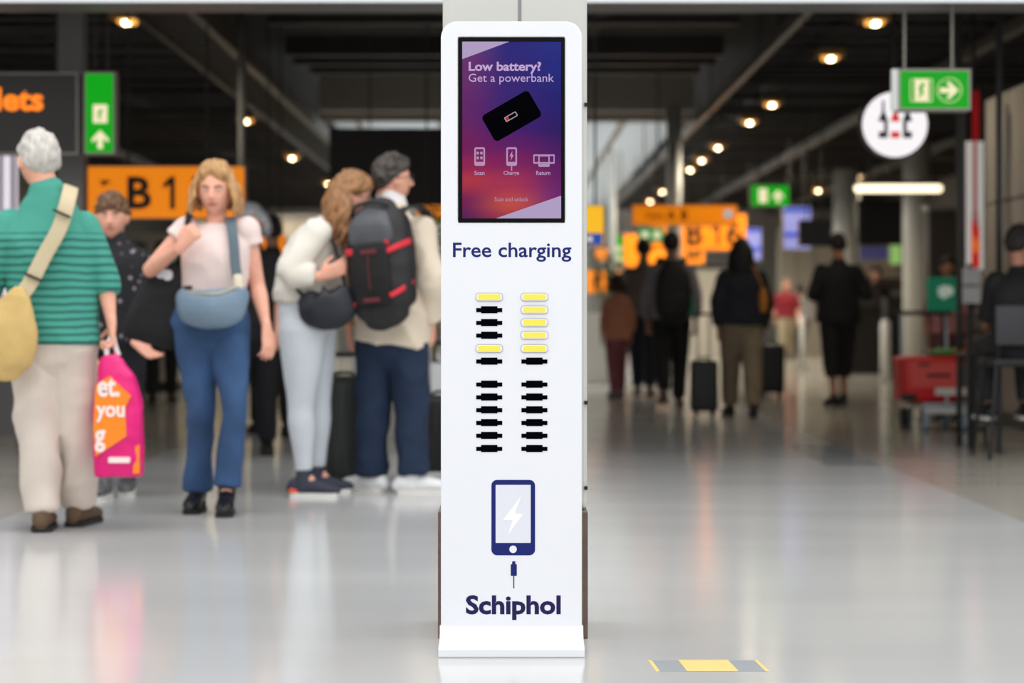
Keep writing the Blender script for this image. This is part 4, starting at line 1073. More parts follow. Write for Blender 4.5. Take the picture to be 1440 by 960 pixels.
# belt bag
D2 = D-.20
blu_l = mat('dusty_blue_leather', (112, 134, 152), .5, var=.06, vscale=9)
t = thing('belt_bag', 'dusty blue crescent bag worn at the waist of the blond woman', 'bag', W(298, 430, D2)); o_ = V(t.location)
q2 = lambda px, py, dd=0: W(px, py, D2+dd)-o_
bm = BM(); tube(bm, [q2(256, 418, .05), q2(264, 430, .0), q2(282, 434, -.03), q2(305, 434, -.04), q2(328, 428, -.02), q2(341, 414, .04)], [(.045, .03), (.075, .045), (.088, .055), (.092, .058), (.085, .05), (.045, .03)], 18, lat=V((0, 0, 1)), k=4)
obj('bag_body', remesh(bm, .006, 3, .003, 8, .001), blu_l, t, True)
obj('zip', tube(BM(), [q2(262, 410, -.02), q2(285, 413, -.075), q2(310, 412, -.08), q2(334, 402, -.045)], .004, 8), mat('zip_gold', (196, 182, 140), .3, metal=.7), t, True)
strap('strap', [q2(334, 392, .035), q2(331, 372, .045), q2(329, 345, .06), q2(326, 320, .09), q2(323, 306, .16)], .048, .008, mat('strap_grey_blue', (92, 108, 118), .7), t, V((1, 0, 0)))
obj('strap_end', tube(BM(), [q2(336, 408, .01), q2(334, 388, .03)], [(.022, .010)]*2, 10, lat=V((1, 0, 0)), smooth=False), mat('tassel_cream', (216, 206, 180), .6), t, True)
strap('waist_strap', [q2(258, 405, .04), q2(270, 404, .1), q2(272, 404, .2)], .02, .008, mat('strap_navy', (30, 34, 50), .6), t, V((0, 0, 1)))
# tote
D2 = D+.02
t = thing('tote_bag', 'black tote bag with a white printed mark hanging from the blond woman\'s shoulder', 'bag', W(226, 430, D2)); o_ = V(t.location)
q2 = lambda px, py, dd=0: W(px, py, D2+dd)-o_
tote = mat('black_canvas', (20, 19, 20), .75, var=.1, vscale=8)
bm = BM(); tube(bm, [q2(240, 366), q2(236, 390), q2(226, 430), q2(213, 465), q2(208, 482)], [(.082, .028), (.098, .05), (.128, .062), (.134, .058), (.120, .035)], 24, lat=V((1, 0, .28)), caps=(0, 0), k=4, pw=.6)
obj('bag_body', remesh(bm, .008, 2, .005, 7, .002), tote, t, True)
for a_, b_ in ((229, 384), (239, 387)):
    obj('printed_mark', prism(BM(), [(q2(x_, y_).x, q2(x_, y_).z) for x_, y_ in rrect(a_-6.5, a_+6.5, b_-7.5, b_+7.5, 6)], -.066 if a_ < 235 else -.0665, -.045), mat('mark_white', (222, 226, 230), .6), t)
strap('handle', [q2(250, 372, -.03), q2(260, 340, -.08), q2(264, 312, -.09), q2(266, 298, .0)], .03, .008, tote, t, V((1, 0, 0)))
strap('handle', [q2(264, 378, .02), q2(268, 340, .06), q2(268, 312, .09), q2(267, 298, .03)], .03, .008, tote, t, V((1, 0, 0)))
c = q2(250, 364, -.01)
t2 = thing('folded_scarf', 'green folded cloth poking out of the black tote bag', 'cloth', W(250, 362, D2-.01)); bm = BM(); ball(bm, (0, 0, 0), (.045, .03, .036)); obj('fold', remesh(bm, .006, 1, .006, 20), mat('cloth_green', (64, 150, 110), .7), t2, True)
ball_ = BM(); ball(ball_, (.03, -.018, -.012), (.026, .016, .020)); obj('fold', ball_, mat('cloth_green', (64, 150, 110), .7), t2, True)
t2 = thing('red_pouch', 'small bright red pouch at the rim of the tote bag', 'pouch', W(262, 369, D2-.07)); bm = BM(); ball(bm, (0, 0, 0), (.018, .012, .018)); obj('pouch_body', bm, mat('pouch_red', (240, 60, 30), .5), t2, True)
obj('pouch_tab', box(BM(), -.006, .006, -.004, .004, -.03, -.014, .002), mat('tab_yellow', (210, 190, 80), .5), t2)

# --- woman in cream jacket leaning to the backpack
D = 10.4
J = jw(D, pel=(431, 455), mid=(432, 385), neck=(464, 312), head=(493, 276), shL=(446, 326, -.17), shR=(470, 326, .17), elL=(406, 384, -.24), wrL=(452, 388, -.24), elR=(446, 392, .24), wrR=(494, 386, .1),
       hipL=(426, 465, -.09), hipR=(440, 462, .09), knL=(423, 572, -.10), anL=(428, 668, -.10), knR=(447, 568, .10), anR=(446, 662, .12), fwd=(1, -.05, -.2), face=(1, .12, -.28), toeL=(1, -.12, 0), toeR=(1, .05, 0))
t, J = person('woman with long curly hair, cream jacket and pale grey leggings', J, (W(434, 440, D).x, D), 'pink', True, k=.98, kh=1.02, voxel=.006,
              hands={'L': (V((.85, -.1, .35)), V((.1, .9, .3)), 1, .5), 'R': (V((.8, 0, -.2)), V((0, -.6, .3)), -1, .6)})
face_parts(J, (110, 80, 54), glasses=True)
hair(J, (150, 106, 66), .022, (.46, .0, -.65), (80, .30, .013, .020, .042, (104, 262)), amp=.008, top=.1, var=.45, seed=11, voxel=.005)
crm = mat('cream_jacket', (228, 222, 210), .85, var=.03, vscale=5)
legs = mat('pale_grey_leggings', (206, 212, 218), .8, var=.04, vscale=5)
trousers(J, [(-.14, .145, .11), (-.02, .172, .128), (.12, .170, .13), (.3, .15, .12), (.38, .14, .12)], [(0, .128), (.35, .110), (.95, .070), (1.25, .070), (1.6, .054), (1.93, .042)], legs, name='leggings', amp=.002, amp2=.001)
top(J, [(.22, .175, .150), (.4, .178, .146), (.6, .182, .140), (.76, .172, .122), (.86, .135, .10), (.93, .085, .072)], crm,
    {'L': [(0, .066), (.4, .068), (.95, .070), (1.2, .066), (1.75, .056)], 'R': [(0, .074), (.5, .072), (1, .068), (1.75, .054)]}, name='jacket', amp=.013, freq=6)
ns = mat('sneaker_navy', (52, 54, 70), .7)
for s in 'LR': shoe(J, s, ns, M_tsole, .25, .044, .085)
ob = mat('sneaker_orange', (236, 90, 50), .6)
a_ = J['anL']; obj('heel_patch', box(BM(), a_.x-.078, a_.x-.02, a_.y-.032, a_.y+.036, .018, .045, .008), ob, J['root'])
# her crossbody bag
D2 = D-.22
t = thing('crossbody_bag', 'black crossbody bag between the curly-haired woman and the backpack', 'bag', W(456, 430, D2)); o_ = V(t.location)
q2 = lambda px, py, dd=0: W(px, py, D2+dd)-o_
bm = BM(); tube(bm, [q2(432, 420), q2(442, 430), q2(460, 432), q2(476, 425), q2(484, 410)], [(.055, .03), (.10, .05), (.115, .055), (.11, .05), (.05, .03)], 18, lat=V((.1, 0, 1)), k=4)
obj('bag_body', remesh(bm, .007, 2, .004, 9), mat('navy_black_leather', (22, 25, 36), .5), t, True)
strap('strap', [q2(428, 418, .02), q2(414, 402, .0), q2(408, 396, .06)], .022, .008, M_black, t, V((0, 0, 1)))
strap('strap', [q2(486, 405, .02), q2(478, 370, .06), q2(466, 335, .06)], .022, .008, M_black, t, V((1, 0, 0)))

# --- man with the backpack
D = 10.55
J = jw(D, pel=(550, 474), mid=(556, 400), neck=(550, 300), head=(551, 253, .0), shL=(514, 322, .12), shR=(590, 322, -.10), elL=(496, 405, .18), wrL=(490, 458, .1), elR=(606, 398, -.12), wrR=(607, 455, -.02),
       hipL=(528, 484, .04), hipR=(574, 484, -.04), knL=(524, 585, .02), anL=(524, 672, .06), knR=(579, 582, -.04), anR=(580, 672, -.06), fwd=(.5, .85, 0), face=(.88, .46, .03), toeL=(-.75, .6, 0), toeR=(1, .12, 0))
t, J = person('dark-haired man with glasses in cream jacket and navy jeans carrying a backpack', J, (W(552, 440, D).x, D), 'pink', k=1.02, kh=1.04, voxel=.006,
              hands={'L': (V((.1, -.2, -1)), V((.7, .3, 0)), -1, .5), 'R': (V((0, .1, -1)), V((-.7, .3, 0)), 1, .6)})
face_parts(J, (44, 34, 28), glasses=True)
hair(J, (66, 58, 52), .011, (.50, .16, -.56), amp=.006, top=1.0, var=.4, seed=15, side=.6, tufts=(130, .036, .009, .15), voxel=.0045)
top(J, [(-.07, .205, .150), (.1, .202, .150), (.3, .196, .146), (.55, .198, .142), (.78, .2, .134), (.9, .165, .105), (.98, .088, .082)], mat('ecru_jacket', (226, 210, 188), .85, var=.04, vscale=5),
    {s: [(0, .076), (.5, .074), (1, .070), (1.85, .058)] for s in 'LR'}, name='jacket', amp=.016, collar=(.05, .074), freq=6)
bm = BM(); n_ = J['neck']; tube(bm, [n_+V((0, 0, .0)), n_+V((0, 0, .045)), n_+V((-.005, 0, .085))], [.088, .082, .070], 18, caps=(1, 1)); obj('hood', remesh(bm, .007, 2, .006, 12), mat('fleece_white', (232, 230, 232), .9), J['root'], True)
nav = mat('navy_denim', (24, 42, 68), .85, var=.15, vscale=5)
trousers(J, [(-.12, .155, .12), (0, .18, .13), (.08, .178, .128)], [(0, .106), (.4, .100), (1, .085), (1.4, .078), (1.85, .080), (1.93, .072)], nav, name='jeans', amp=.014)
wsn = mat('sneaker_white', (236, 236, 236), .5)
for s in 'LR': shoe(J, s, wsn, M_tsole, .29, .052, .09)
# backpack, leaning on his back
D2 = D-.33
t = thing('backpack', 'black backpack with red straps on the back of the dark-haired man', 'backpack', W(536, 366, D2)); 
f_ = V((-.35, -1, 0)).normalized(); up = V((-.06, .06, 1)).normalized(); r_ = up.cross(f_)*-1; r_ = f_.cross(up)*-1
r_.normalize(); M3 = Matrix((r_, -f_, up)).transposed().to_4x4()      # local x right, y into his back, z up
t.rotation_euler = M3.to_euler()
hd = .545/2
bkb = mat('backpack_black', (30, 28, 30), .6, var=.2, vscale=9); red = mat('webbing_red', (220, 36, 56), .55); gyb = mat('backpack_grey', (74, 76, 80), .4); mesh_ = mat('mesh_black', (14, 14, 16), .8)
bm = BM(); tube(bm, [V((.01, 0, -.285)), V((.0, 0, -.22)), V((0, 0, -.05)), V((0, .01, .12)), V((0, .02, .22)), V((0, .03, .275))], [(.12, .07), (.165, .105), (.178, .115), (.168, .11), (.145, .09), (.09, .05)], 24, lat=V((1, 0, 0)), caps=(1, 1), k=4, pw=.7)
obj('bag_body', remesh(bm, .008, 2, .004, 9), bkb, t, True)
bm = BM(); tube(bm, [V((-.01, -.075, .10)), V((-.01, -.08, .17)), V((0, -.05, .235))], [(.125, .045), (.118, .04), (.085, .03)], 20, lat=V((1, 0, 0)), k=3, pw=.7); obj('top_pocket', remesh(bm, .007, 2, .003, 10), gyb, t, True)
bm = BM(); tube(bm, [V((-.01, -.09, -.22)), V((-.01, -.105, -.08)), V((-.01, -.10, .06))], [(.10, .03), (.105, .035), (.10, .03)], 20, lat=V((1, 0, 0)), k=3, pw=.5); obj('front_pocket', remesh(bm, .007, 2, .002, 10), mesh_, t, True)
strap('compression_strap', [V((.075, -.118, .035)), V((.13, -.108, .055)), V((.178, -.02, .085))], .030, .008, red, t, V((0, 0, 1)))
strap('compression_strap', [V((.085, -.120, -.19)), V((.135, -.100, -.165)), V((.176, -.02, -.12))], .026, .008, red, t, V((0, 0, 1)))
strap('compression_strap', [V((-.10, -.112, .045)), V((-.15, -.09, .05)), V((-.185, -.01, .06))], .035, .010, red, t, V((0, 0, 1)))
strap('compression_strap', [V((-.12, -.10, -.225)), V((-.155, -.06, -.215)), V((-.165, .0, -.20))], .028, .010, red, t, V((0, 0, 1)))
strap('strap_loop', [V((.09, -.105, .07)), V((.07, -.11, .10)), V((.065, -.10, .125))], .018, .006, red, t, V((1, 0, 0)))
for z_ in (.04, -.205): obj('red_label', box(BM(), -.055, .035, -.1395, -.13, z_-.012, z_+.012, .003), mat('label_dark_red', (96, 28, 38), .6), t)
obj('zip', tube(BM(), [V((-.012, -.142, .02)), V((-.014, -.145, -.06)), V((-.01, -.142, -.15))], .003, 6), mat('zip_red', (110, 40, 46), .5), t)
obj('grab_handle', tube(BM(), [V((-.05, .02, .275)), V((-.02, .02, .31)), V((.05, .04, .31)), V((.07, .05, .275))], .010, 10), red, t, True)
obj('grab_handle', tube(BM(), [V((-.13, -.03, .20)), V((-.10, -.07, .275)), V((.0, -.07, .30)), V((.07, -.04, .28))], .010, 10), bkb, t, True)
for sx, tw in ((1, .02), (-1, 0)):
    strap('shoulder_strap', [V((sx*.085, .05, .22)), V((sx*.11, .11, .265)), V((sx*.13+tw, .19, .27)), V((sx*.14+tw, .27, .235)), V((sx*.15+tw, .33, .14))], .06, .014, bkb, t, V((1, 0, 0)))

# --- luggage
def suitcase(label, x, y, w, dpt, h, m, rot=0, handle=.4, group=None, hm=M_alu):
    t = thing('suitcase', label, 'suitcase', (x, y, 0), rot, group)
    obj('shell', box(BM(), -w/2, w/2, -dpt/2, dpt/2, .05, h, .035, seg=3), m, t, True)
    bm = BM()
    for i in range(-2, 3): box(bm, i*w*.16-.008, i*w*.16+.008, -dpt/2-.004, -dpt/2+.01, .10, h-.06, .003)
    obj('shell_ribs', bm, m, t)
    for sx in (-1, 1):
        for sy in (-1, 1):
            obj('wheel', tube(BM(), [V((sx*(w/2-.05)-.012, sy*(dpt/2-.05), .027)), V((sx*(w/2-.05)+.012, sy*(dpt/2-.05), .027))], .027, 14, caps=(0, 0), smooth=False), M_black, t, True)
            obj('wheel_housing', box(BM(), sx*(w/2-.05)-.02, sx*(w/2-.05)+.02, sy*(dpt/2-.05)-.02, sy*(dpt/2-.05)+.02, .035, .065, .004), M_black, t)
    if handle:
        bm = BM()
        for sx in (-1, 1): tube(bm, [V((sx*w*.22, dpt*.3, h-.03)), V((sx*w*.22, dpt*.3, h+handle))], .009, 8, smooth=False)
        obj('handle_tubes', bm, hm, t)
        obj('handle_grip', tube(BM(), [V((-w*.27, dpt*.3, h+handle)), V((w*.27, dpt*.3, h+handle))], .014, 10, smooth=False), M_black, t, True)
    obj('carry_handle', tube(BM(), [V((-.06, 0, h-.005)), V((-.04, 0, h+.02)), V((.04, 0, h+.02)), V((.06, 0, h-.005))], .009, 8), M_black, t)
    return t
gsc = mat('suitcase_dark_green', (34, 40, 36), .45, var=.15, vscale=4)
D2 = 10.95
suitcase('dark green large suitcase between the couple\'s legs', W(483, 440, D2).x, D2, .30, .42, .60, gsc, .15, .12)
bm_ = 0
D2 = 11.35
t = suitcase('black suitcase with silver handle half hidden behind the kiosk', W(622, 440, D2).x, D2, .34, .24, .48, mat('suitcase_black', (24, 24, 26), .5), 0, .30)

# --- generic walkers
def walker(label, px, d, h, heading=0, stride=.2, phase=1, skin_n='dim', hairc=(26, 20, 18), topc=(20, 20, 22), legc=(18, 18, 20), shoec=(20, 18, 18), sole=None, female=False,
           sleeve=1.85, shorts=None, build=1.0, long_hair=0, arms=None, lift=0, skirt=0, seed=1, hem=-.06, group=None, mat_top=None, toeheading=None, loose=1.0, dy=0):
    s = h/1.75; x0_ = (px-CX)*d/F
    c_, s_ = math.cos(heading), math.sin(heading)
    def L(x, y, z): return V((x0_+(x*c_-y*s_)*s, d+dy+(x*s_+y*c_)*s, z*s))
    def dv(x, y, z=0): return V((x*c_-y*s_, x*s_+y*c_, z)).normalized()
    sw_ = .16 if not female else .14
    J = dict(pel=L(0, 0, .93), mid=L(0, -.01, 1.16), neck=L(0, 0, 1.46), head=L(0, .02, 1.635), fwd=dv(0, 1), face=dv(.0, 1, .0))
    for sg, n_ in ((-1, 'L'), (1, 'R')):
        st = stride*phase*sg
        J['hip'+n_] = L(sg*.085, 0, .92); J['kn'+n_] = L(sg*.09, st*.55+.03, .50); J['an'+n_] = L(sg*.085, st, .085+(lift if st < 0 else 0))
        J['toe'+n_] = dv(sg*.12, 1)
        J['sh'+n_] = L(sg*sw_*build, -.01, 1.375); J['el'+n_] = L(sg*(sw_+.07)*build, -st*.3-.02, 1.12); J['wr'+n_] = L(sg*(sw_+.06)*build, -st*.7+.06, .86)
        if lift and st < 0: J['gr'+n_] = lift*s*.6
    if arms:
        for q, v in arms.items(): J[q] = L(*v)
    t, J = person(label, J, (x0_, d+dy), skin_n, female, k=s*.97*build**.5, kh=s*.98, voxel=.010, group=group)
    B_ = BODY_F if female else BODY_M
    tm_ = mat_top or mat('cloth_%d_%d_%d' % topc, topc, .85, var=.12, vscale=8)
    lm_ = mat('cloth_%d_%d_%d' % legc, legc, .85, var=.12, vscale=8)
    b = s*build
    top(J, [(hem, .195*b*loose, .135*b*loose), (.2, .182*b*loose, .13*b*loose), (.5, .178*b, .13*b), (.75, .188*b, .13*b), (.88, .165*b, .108*b), (.96, .095*b, .078*b), (1.0, .07*s, .068*s)], tm_,
        {q: [(0, .066*b), (.5, .062*b), (1, .058*b)]+([(sleeve, .048*b)] if sleeve > 1.05 else []) for q in 'LR'}, name='shirt', voxel=.014, amp=.006)
    end = shorts or 1.93
    rr = [(0, .104*b), (.5, .096*b), (.95, .08*b)]+([(1.3, .074*b), (end, .062*b)] if end > 1.35 else [(end, .080*b)])
    trousers(J, [(-.14, .145*b, .12*b), (0, .178*b, .13*b), (.12, .168*b, .125*b)], rr, lm_, voxel=.014)
    for q in 'LR': shoe(J, q, mat('shoe_%d_%d_%d' % shoec, shoec, .6), sole or M_dsole, .27*s, .048*s, .08)
    if long_hair:
        hair(J, hairc, .028, (.4, -.1, -.7), (44, long_hair, .026, .008, .034, (75, 285)), voxel=.010, seed=seed)
    else: hair(J, hairc, .016, (.45, .05, -.62), amp=.006, top=.4, voxel=.009, seed=seed)
    return t, J
# behind the left group
walker('child in a red and white striped shirt behind the man in green', 108, 10.9, 1.40, PI, .12, 1, 'pink', (120, 84, 56), (220, 190, 190), (70, 70, 78), (150, 150, 150), mat_top=stripe_mat('red_stripes', (232, 214, 214), (190, 40, 66), 22), build=1.12, sleeve=.8, seed=21)
walker('grey-haired person in black behind the blond woman', 354, 13.2, 1.66, PI, .2, 1, 'pink', (176, 174, 176), (22, 20, 24), (18, 18, 24), (22, 20, 20), female=True, long_hair=.10, sleeve=.7, seed=22)
walker('distant dark-clothed person between the tote bag and shopping bag', 228, 21, 1.7, .1, .2, 1, 'dim', (40, 30, 26), (26, 26, 28), (24, 24, 26), seed=23)
walker('person in black between the blond woman and the cream jacket', 383, 15.5, 1.70, .3, .2, -1, 'dim', (40, 30, 26), (20, 20, 24), (18, 18, 24), seed=24, build=.9)
# right side walkers
t, J = walker('girl in a brown top and maroon trousers walking beside the kiosk', 868, 22.2, 1.38, .15, .16, 1, 'dim', (34, 22, 18), (176, 116, 92), (120, 66, 76), (110, 80, 90), female=True, long_hair=.12, sleeve=1.7, build=.92, loose=1.05, hem=-.22, seed=31)
walker('man in grey shirt and navy trousers, second of the travellers right of kiosk', 905, 23, 1.80, -.15, .22, -1, 'dim', (26, 20, 18), (104, 96, 94), (20, 28, 46), (130, 120, 110), sleeve=1.8, build=1.05, seed=32)
t, J = walker('man in grey shirt wearing a black backpack, walking away', 944, 19.7, 1.74, -.05, .26, 1, 'dim', (18, 14, 14), (122, 116, 122), (14, 13, 16), (88, 74, 56), sole=mat('sole_tan', (120, 104, 84), .7), lift=.10, sleeve=1.8, build=1.06, seed=33)
t = thing('backpack', 'large black backpack on the walking man in grey', 'backpack', ((944-CX)*19.7/F, 19.7-.24, 1.16))
bm = BM(); tube(bm, [V((0, 0, -.26)), V((0, 0, -.15)), V((0, 0, .05)), V((0, .0, .2)), V((0, .02, .27))], [(.14, .07), (.18, .11), (.175, .11), (.14, .09), (.08, .05)], 22, lat=V((1, 0, 0)), k=3, pw=.7)
obj('bag_body', remesh(bm, .012, 2), mat('pack_black', (12, 12, 14), .7), t, True)
obj('front_pocket', remesh(tube(BM(), [V((0, -.09, -.2)), V((0, -.10, -.05))], [(.12, .04), (.12, .04)], 18, lat=V((1, 0, 0)), pw=.6), .012, 2), mat('pack_black', (12, 12, 14), .7), t, True)
for sx in (-1, 1): strap('shoulder_strap', [V((sx*.07, .03, .22)), V((sx*.10, .10, .32)), V((sx*.12, .22, .33)), V((sx*.13, .34, .26))], .06, .014, M_black, t, V((1, 0, 0)))
t, J = walker('long-haired woman in navy jumper and beige trousers walking away', 1043, 18.3, 1.62, .05, .2, -1, 'dim', (14, 10, 10), (20, 22, 34), (128, 114, 92), (24, 20, 20), female=True, long_hair=.36, sleeve=1.85, build=1.22, loose=1.1, hem=-.02, seed=34)
walker('man dressed in black with cropped trousers and bare calves', 1179, 20.5, 1.76, .12, .12, 1, 'tan', (20, 14, 14), (10, 10, 12), (10, 10, 12), (18, 16, 16), sleeve=1.1, shorts=1.5, build=1.12, loose=1.06, hem=-.2, seed=35,
       arms={'elL': (-.28, -.05, 1.13), 'elR': (.28, -.05, 1.13), 'wrL': (-.17, .18, 1.05), 'wrR': (.16, .2, 1.12)})
walker('distant person in a dark red top and beige trousers', 1106, 41, 1.64, PI, .15, 1, 'pink', (150, 120, 100), (134, 26, 40), (160, 148, 124), (60, 50, 46), sleeve=.8, build=1.15, seed=36)
walker('distant person in a pale top just right of the one in red', 1126, 43, 1.55, 0, .15, 1, 'dim', (40, 30, 26), (170, 166, 164), (40, 44, 56), (60, 50, 46), seed=37)
walker('reddish faced person in dark clothes behind the bar counter', 1232, 33.5, 1.72, PI, .05, 1, 'tan', (50, 30, 24), (40, 30, 30), (24, 22, 22), (20, 20, 20), seed=38)
walker('person in a pink and white top half hidden behind the red suitcase', 1333, 18.2, 1.46, PI-.2, .15, 1, 'tan', (40, 30, 26), (170, 110, 110), (90, 50, 56), (60, 50, 50), sleeve=.8, seed=39)
suit_b = mat('suitcase_black', (24, 24, 26), .5)
suitcase('upright black suitcase rolling behind the man with the black backpack', W(990, 440, 18.2).x, 18.2, .25, .2, .52, suit_b, 0, .42)
suitcase('black suitcase at the right hand of the long-haired woman', W(1085, 440, 22.5).x, 22.5, .28, .22, .60, suit_b, 0, .3)

# --- seated man at the right edge and his bar chair
d = 13.1; cx_ = W(1433, 440, d).x
t = thing('bar_chair', 'black high bar chair under the seated man at the right edge', 'chair', (cx_, d, 0))
mm = M_black
for sx in (-1, 1):
    for sy in (-1, 1):
        obj('leg', tube(BM(), [V((sx*.25, sy*.24, .01)), V((sx*.19, sy*.17, .62))], .014, 8, smooth=False), mm, t, True)
obj('foot_rail', tube(BM(), [V((-.235, .22, .22)), V((.235, .22, .22))], .010, 8, smooth=False), mm, t)
obj('foot_rail', tube(BM(), [V((-.235, -.22, .22)), V((-.235, .22, .22))], .010, 8, smooth=False), mm, t)
obj('foot_rail', tube(BM(), [V((.235, -.22, .22)), V((.235, .22, .22))], .010, 8, smooth=False), mm, t)
obj('seat', box(BM(), -.22, .22, -.20, .22, .60, .655, .02, seg=3), mat('seat_black', (34, 34, 36), .6), t, True)
bm = BM(); box(bm, -.21, .21, -.235, -.205, .74, 1.0, .012, seg=2); obj('backrest', bm, mat('back_grey', (58, 58, 62), .6), t, True)
for sx in (-1, 1): obj('back_post', tube(BM(), [V((sx*.18, -.17, .62)), V((sx*.18, -.22, .98))], .011, 8, smooth=False), mm, t)
def LL(x, y, z): return V((cx_+x, d+y, z))
J = dict(pel=LL(0, -.04, .74), mid=LL(0, -.06, .93), neck=LL(.0, -.01, 1.22), head=LL(.01, .02, 1.40), fwd=V((0, 1, 0)), face=V((.75, .66, 0)).normalized(),
         hipL=LL(-.09, 0, .74), hipR=LL(.09, 0, .74), knL=LL(-.13, .40, .72), knR=LL(.13, .40, .72), anL=LL(-.13, .34, .315), anR=LL(.13, .34, .315), toeL=V((-.1, 1, 0)), toeR=V((.1, 1, 0)),
         shL=LL(-.155, -.02, 1.15), shR=LL(.155, -.02, 1.15), elL=LL(-.19, .08, .90), elR=LL(.19, .08, .90), wrL=LL(-.14, .30, .86), wrR=LL(.14, .30, .86))
t, J = person('dark-haired man in black seen from behind, seated at the right edge', J, (cx_, d), 'tan', k=1.0, kh=1.0, voxel=.008, hands={'L': (V((.3, 1, 0)), V((0, 0, -1)), -1, .4), 'R': (V((-.3, 1, 0)), V((0, 0, -1)), 1, .4)})
hair(J, (28, 20, 18), .014, (.45, .1, -.58), amp=.006, top=.7, seed=41, voxel=.008)
top(J, [(.02, .19, .13), (.2, .185, .132), (.5, .19, .132), (.75, .20, .132), (.88, .175, .11), (.96, .10, .08), (1.0, .07, .068)], mat('tee_black', (14, 13, 15), .8), {q: [(0, .076), (.5, .072), (1, .066)] for q in 'LR'}, name='shirt', voxel=.012)
trousers(J, [(-.02, .17, .12), (.1, .175, .125)], [(0, .092), (.5, .088), (1, .07), (1.4, .066), (1.9, .052)], mat('trousers_charcoal', (36, 36, 40), .8), voxel=.012)
J['grL'] = J['grR'] = .232
for q in 'LR': shoe(J, q, mat('shoe_black', (20, 20, 22), .5), M_tsole, .27, .048, .08)

# a second bar chair, only its frame shows between the posts
d2_ = 14.1; xx = W(1367, 440, d2_).x
t = thing('bar_chair', 'thin black bar chair frame between the two black posts', 'chair', (xx, d2_, 0))
for sx in (-1, 1):
    obj('leg', tube(BM(), [V((sx*.055, -.16, .0)), V((sx*.05, -.12, 1.0))], .014, 8, smooth=False), M_black, t, True)
    obj('leg', tube(BM(), [V((sx*.055, .2, .0)), V((sx*.05, .16, .66))], .014, 8, smooth=False), M_black, t, True)
obj('seat', box(BM(), -.07, .07, -.14, .19, .64, .67, .01), M_black, t)
for zz in (.82, .99): obj('back_rail', tube(BM(), [V((-.05, -.125, zz)), V((.05, -.125, zz))], .011, 8, smooth=False), M_black, t)
obj('foot_rail', tube(BM(), [V((-.05, -.15, .22)), V((.05, -.15, .22))], .010, 8, smooth=False), M_black, t)

# --- trolley with red case
d = 16.3; x_ = W(1318, 440, d).x
t = thing('luggage_trolley', 'chrome luggage trolley carrying the red suitcase near the white pillar', 'trolley', (x_, d, 0))
ch = mat('trolley_grey', (176, 182, 186), .35, metal=.6)
fm = BM()
for sx in (-1, 1): tube(fm, [V((sx*.16, -.28, .20)), V((sx*.20, .45, .20))], .016, 8, smooth=False)
for yy in (-.28, 0, .25, .45): tube(fm, [V((-.19, yy, .20)), V((.19, yy, .20))], .014, 8, smooth=False)
obj('frame', fm, ch, t, True)
obj('axle_bar', box(BM(), -.17, .17, -.30, -.26, .14, .19, .006), mat('bar_pale', (210, 212, 210), .4), t)
for sx in (-1, 1):
    for yy in (-.26, .40):
        obj('wheel', tube(BM(), [V((sx*.155-.022, yy, .08)), V((sx*.155+.022, yy, .08))], .08, 20, caps=(0, 0), smooth=False), mat('wheel_grey', (150, 168, 180), .5), t, True)
        obj('wheel_fork', box(BM(), sx*.155-.034, sx*.155-.024, yy-.02, yy+.02, .07, .2), M_black, t); obj('wheel_fork', box(BM(), sx*.155+.024, sx*.155+.034, yy-.02, yy+.02, .07, .2), M_black, t)
obj('tire', tube(BM(), [V((-.24, .3, .085)), V((-.20, .3, .085))], .085, 18, caps=(0, 0), smooth=False), M_black, t, True)
bm = BM()
for sx in (-1, 1): tube(bm, [V((sx*.19, .45, .20)), V((sx*.19, .55, .95))], .015, 8, smooth=False)
obj('handle_frame', bm, ch, t, True); obj('handle_grip', tube(BM(), [V((-.22, .55, .95)), V((.22, .55, .95))], .02, 10, smooth=False), M_black, t, True)
obj('deck', box(BM(), -.17, .17, -.27, .44, .213, .225), ch, t)
obj('front_plate', box(BM(), -.085, .165, -.33, -.315, .29, .35, .004), mat('plate_white', (220, 214, 206), .5), t)
obj('plate_arm', box(BM(), -.0, .02, -.32, -.28, .20, .30, .002), ch, t)
t = thing('suitcase', 'bright red suitcase lying across the luggage trolley', 'suitcase', (x_-.06, d+.06, .226))
redm = mat('case_red', (214, 22, 26), .45); redl = mat('case_red_light', (232, 84, 76), .5)
obj('shell', box(BM(), -.26, .235, -.28, .20, .0, .37, .04, seg=3), redm, t, True)
obj('front_panel', box(BM(), -.20, .175, -.288, -.26, .12, .33, .006), redl, t)
obj('dark_side', box(BM(), .165, .232, -.292, -.20, .10, .30, .01), mat('case_grey', (70, 66, 66), .5), t)
obj('corner_guard', box(BM(), -.26, -.15, -.285, -.15, .01, .075, .012), M_black, t)
obj('wheel', tube(BM(), [V((-.22, -.2, .028)), V((-.17, -.2, .028))], .026, 12, caps=(0, 0), smooth=False), M_black, t)
obj('handle', tube(BM(), [V((-.14, -.285, .30)), V((-.12, -.305, .31)), V((-.07, -.305, .31)), V((-.05, -.285, .30))], .008, 8), M_black, t)
obj('dark_marking', box(BM(), -.075, .12, -.291, -.286, .205, .235, .002), mat('marking_dark', (96, 20, 24), .6), t)
t = thing('green_bag', 'green folded bag lying on top of the red suitcase', 'bag', (x_+.06, d, .598)); bm = BM(); ball(bm, (0, 0, .03), (.13, .09, .035)); obj('bag_body', remesh(bm, .008, 1, .006, 14), mat('bag_green', (80, 140, 70), .6), t, True)
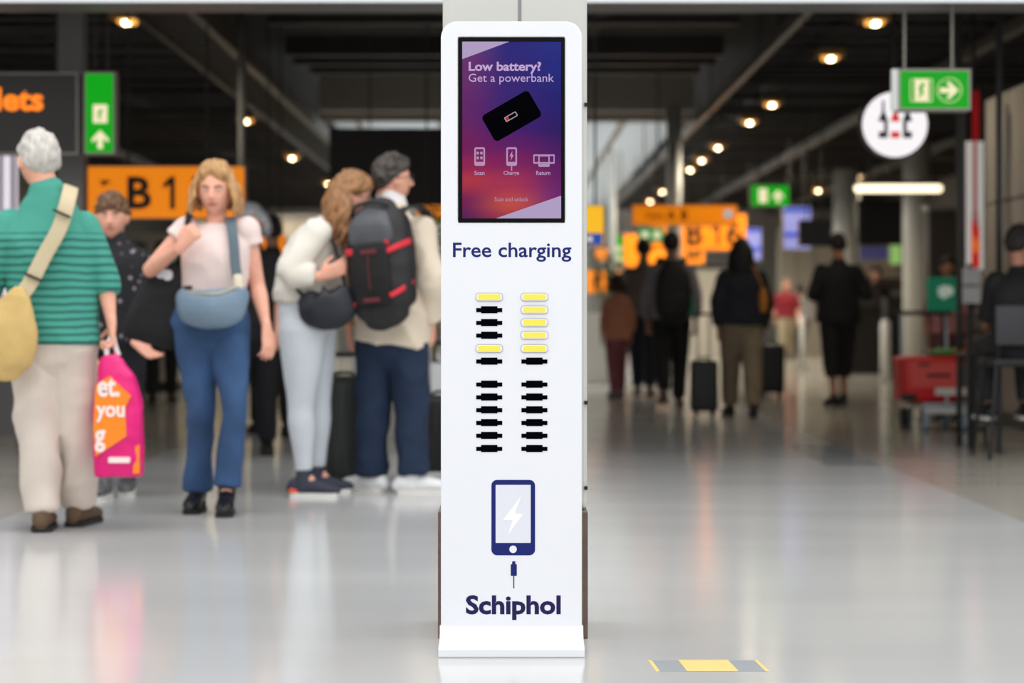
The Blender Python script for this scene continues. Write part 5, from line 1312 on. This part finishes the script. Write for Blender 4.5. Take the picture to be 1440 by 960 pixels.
obj('bag_trim', tube(BM(), [V((.06, -.07, .03)), V((.11, -.05, .045)), V((.16, -.01, .04))], .014, 8), mat('bag_trim_orange', (236, 130, 40), .6), t, True)
# green menu board
d = 17.6; c = W(1327, 440, d)
t = thing('menu_board', 'green board with a pale logo standing behind the luggage trolley', 'board', (c.x, d, 0))
w = 24*d/F; z0_ = CH+(440-440)*d/F+.01; z1_ = CH+(440-390)*d/F
obj('panel', box(BM(), -w, w, -.02, .02, z0_, z1_, .01), mat('board_green', (14, 132, 98), .5, emit=.15), t)
obj('pole', box(BM(), -.02, .02, -.01, .02, .02, z0_+.05), M_black, t); obj('foot', box(BM(), -.2, .2, -.15, .15, 0, .02), M_black, t)
ml = mat('logo_pale', (206, 226, 214), .5, emit=.2)
obj('logo', prism(BM(), [((px-1327)*d/F, CH+(440-py)*d/F) for px, py in [(1318, 405), (1326, 401), (1336, 402), (1341, 408), (1338, 415), (1331, 417), (1327, 421), (1323, 418), (1319, 416)]], -.026, -.019), ml, t)

# small items carried
d = 19.5
t = thing('water_bottle', 'teal bottle hanging at the right side of the man with the black backpack', 'bottle', (W(970, 440, d).x, d, .93))
obj('bottle_body', lathe(BM(), [(.025, 0), (.036, .02), (.036, .16), (.018, .21), (.018, .23)], n=20), mat('teal', (60, 170, 140), .4), t, True)
obj('cap', lathe(BM(), [(.020, .23), (.020, .26)], n=16), mat('teal_dark', (30, 100, 90), .4), t, True)
obj('loop', tube(BM(), [V((0, 0, .25)), V((-.03, .05, .33)), V((-.06, .10, .40))], .005, 6), M_black, t)
d = 18.25
t = thing('small_bag', 'ochre small bag under the arm of the long-haired woman', 'bag', (W(1072, 440, d).x, d-.06, .98))
bm = BM(); tube(bm, [V((0, 0, 0)), V((0, 0, .08)), V((0, 0, .17))], [(.035, .05), (.045, .06), (.03, .04)], 16, lat=V((1, 0, 0))); obj('bag_body', bm, mat('ochre', (186, 116, 30), .6), t, True)
obj('strap', tube(BM(), [V((0, 0, .18)), V((-.04, 0, .30)), V((-.10, .02, .40))], .008, 6), mat('ochre', (186, 116, 30), .6), t)
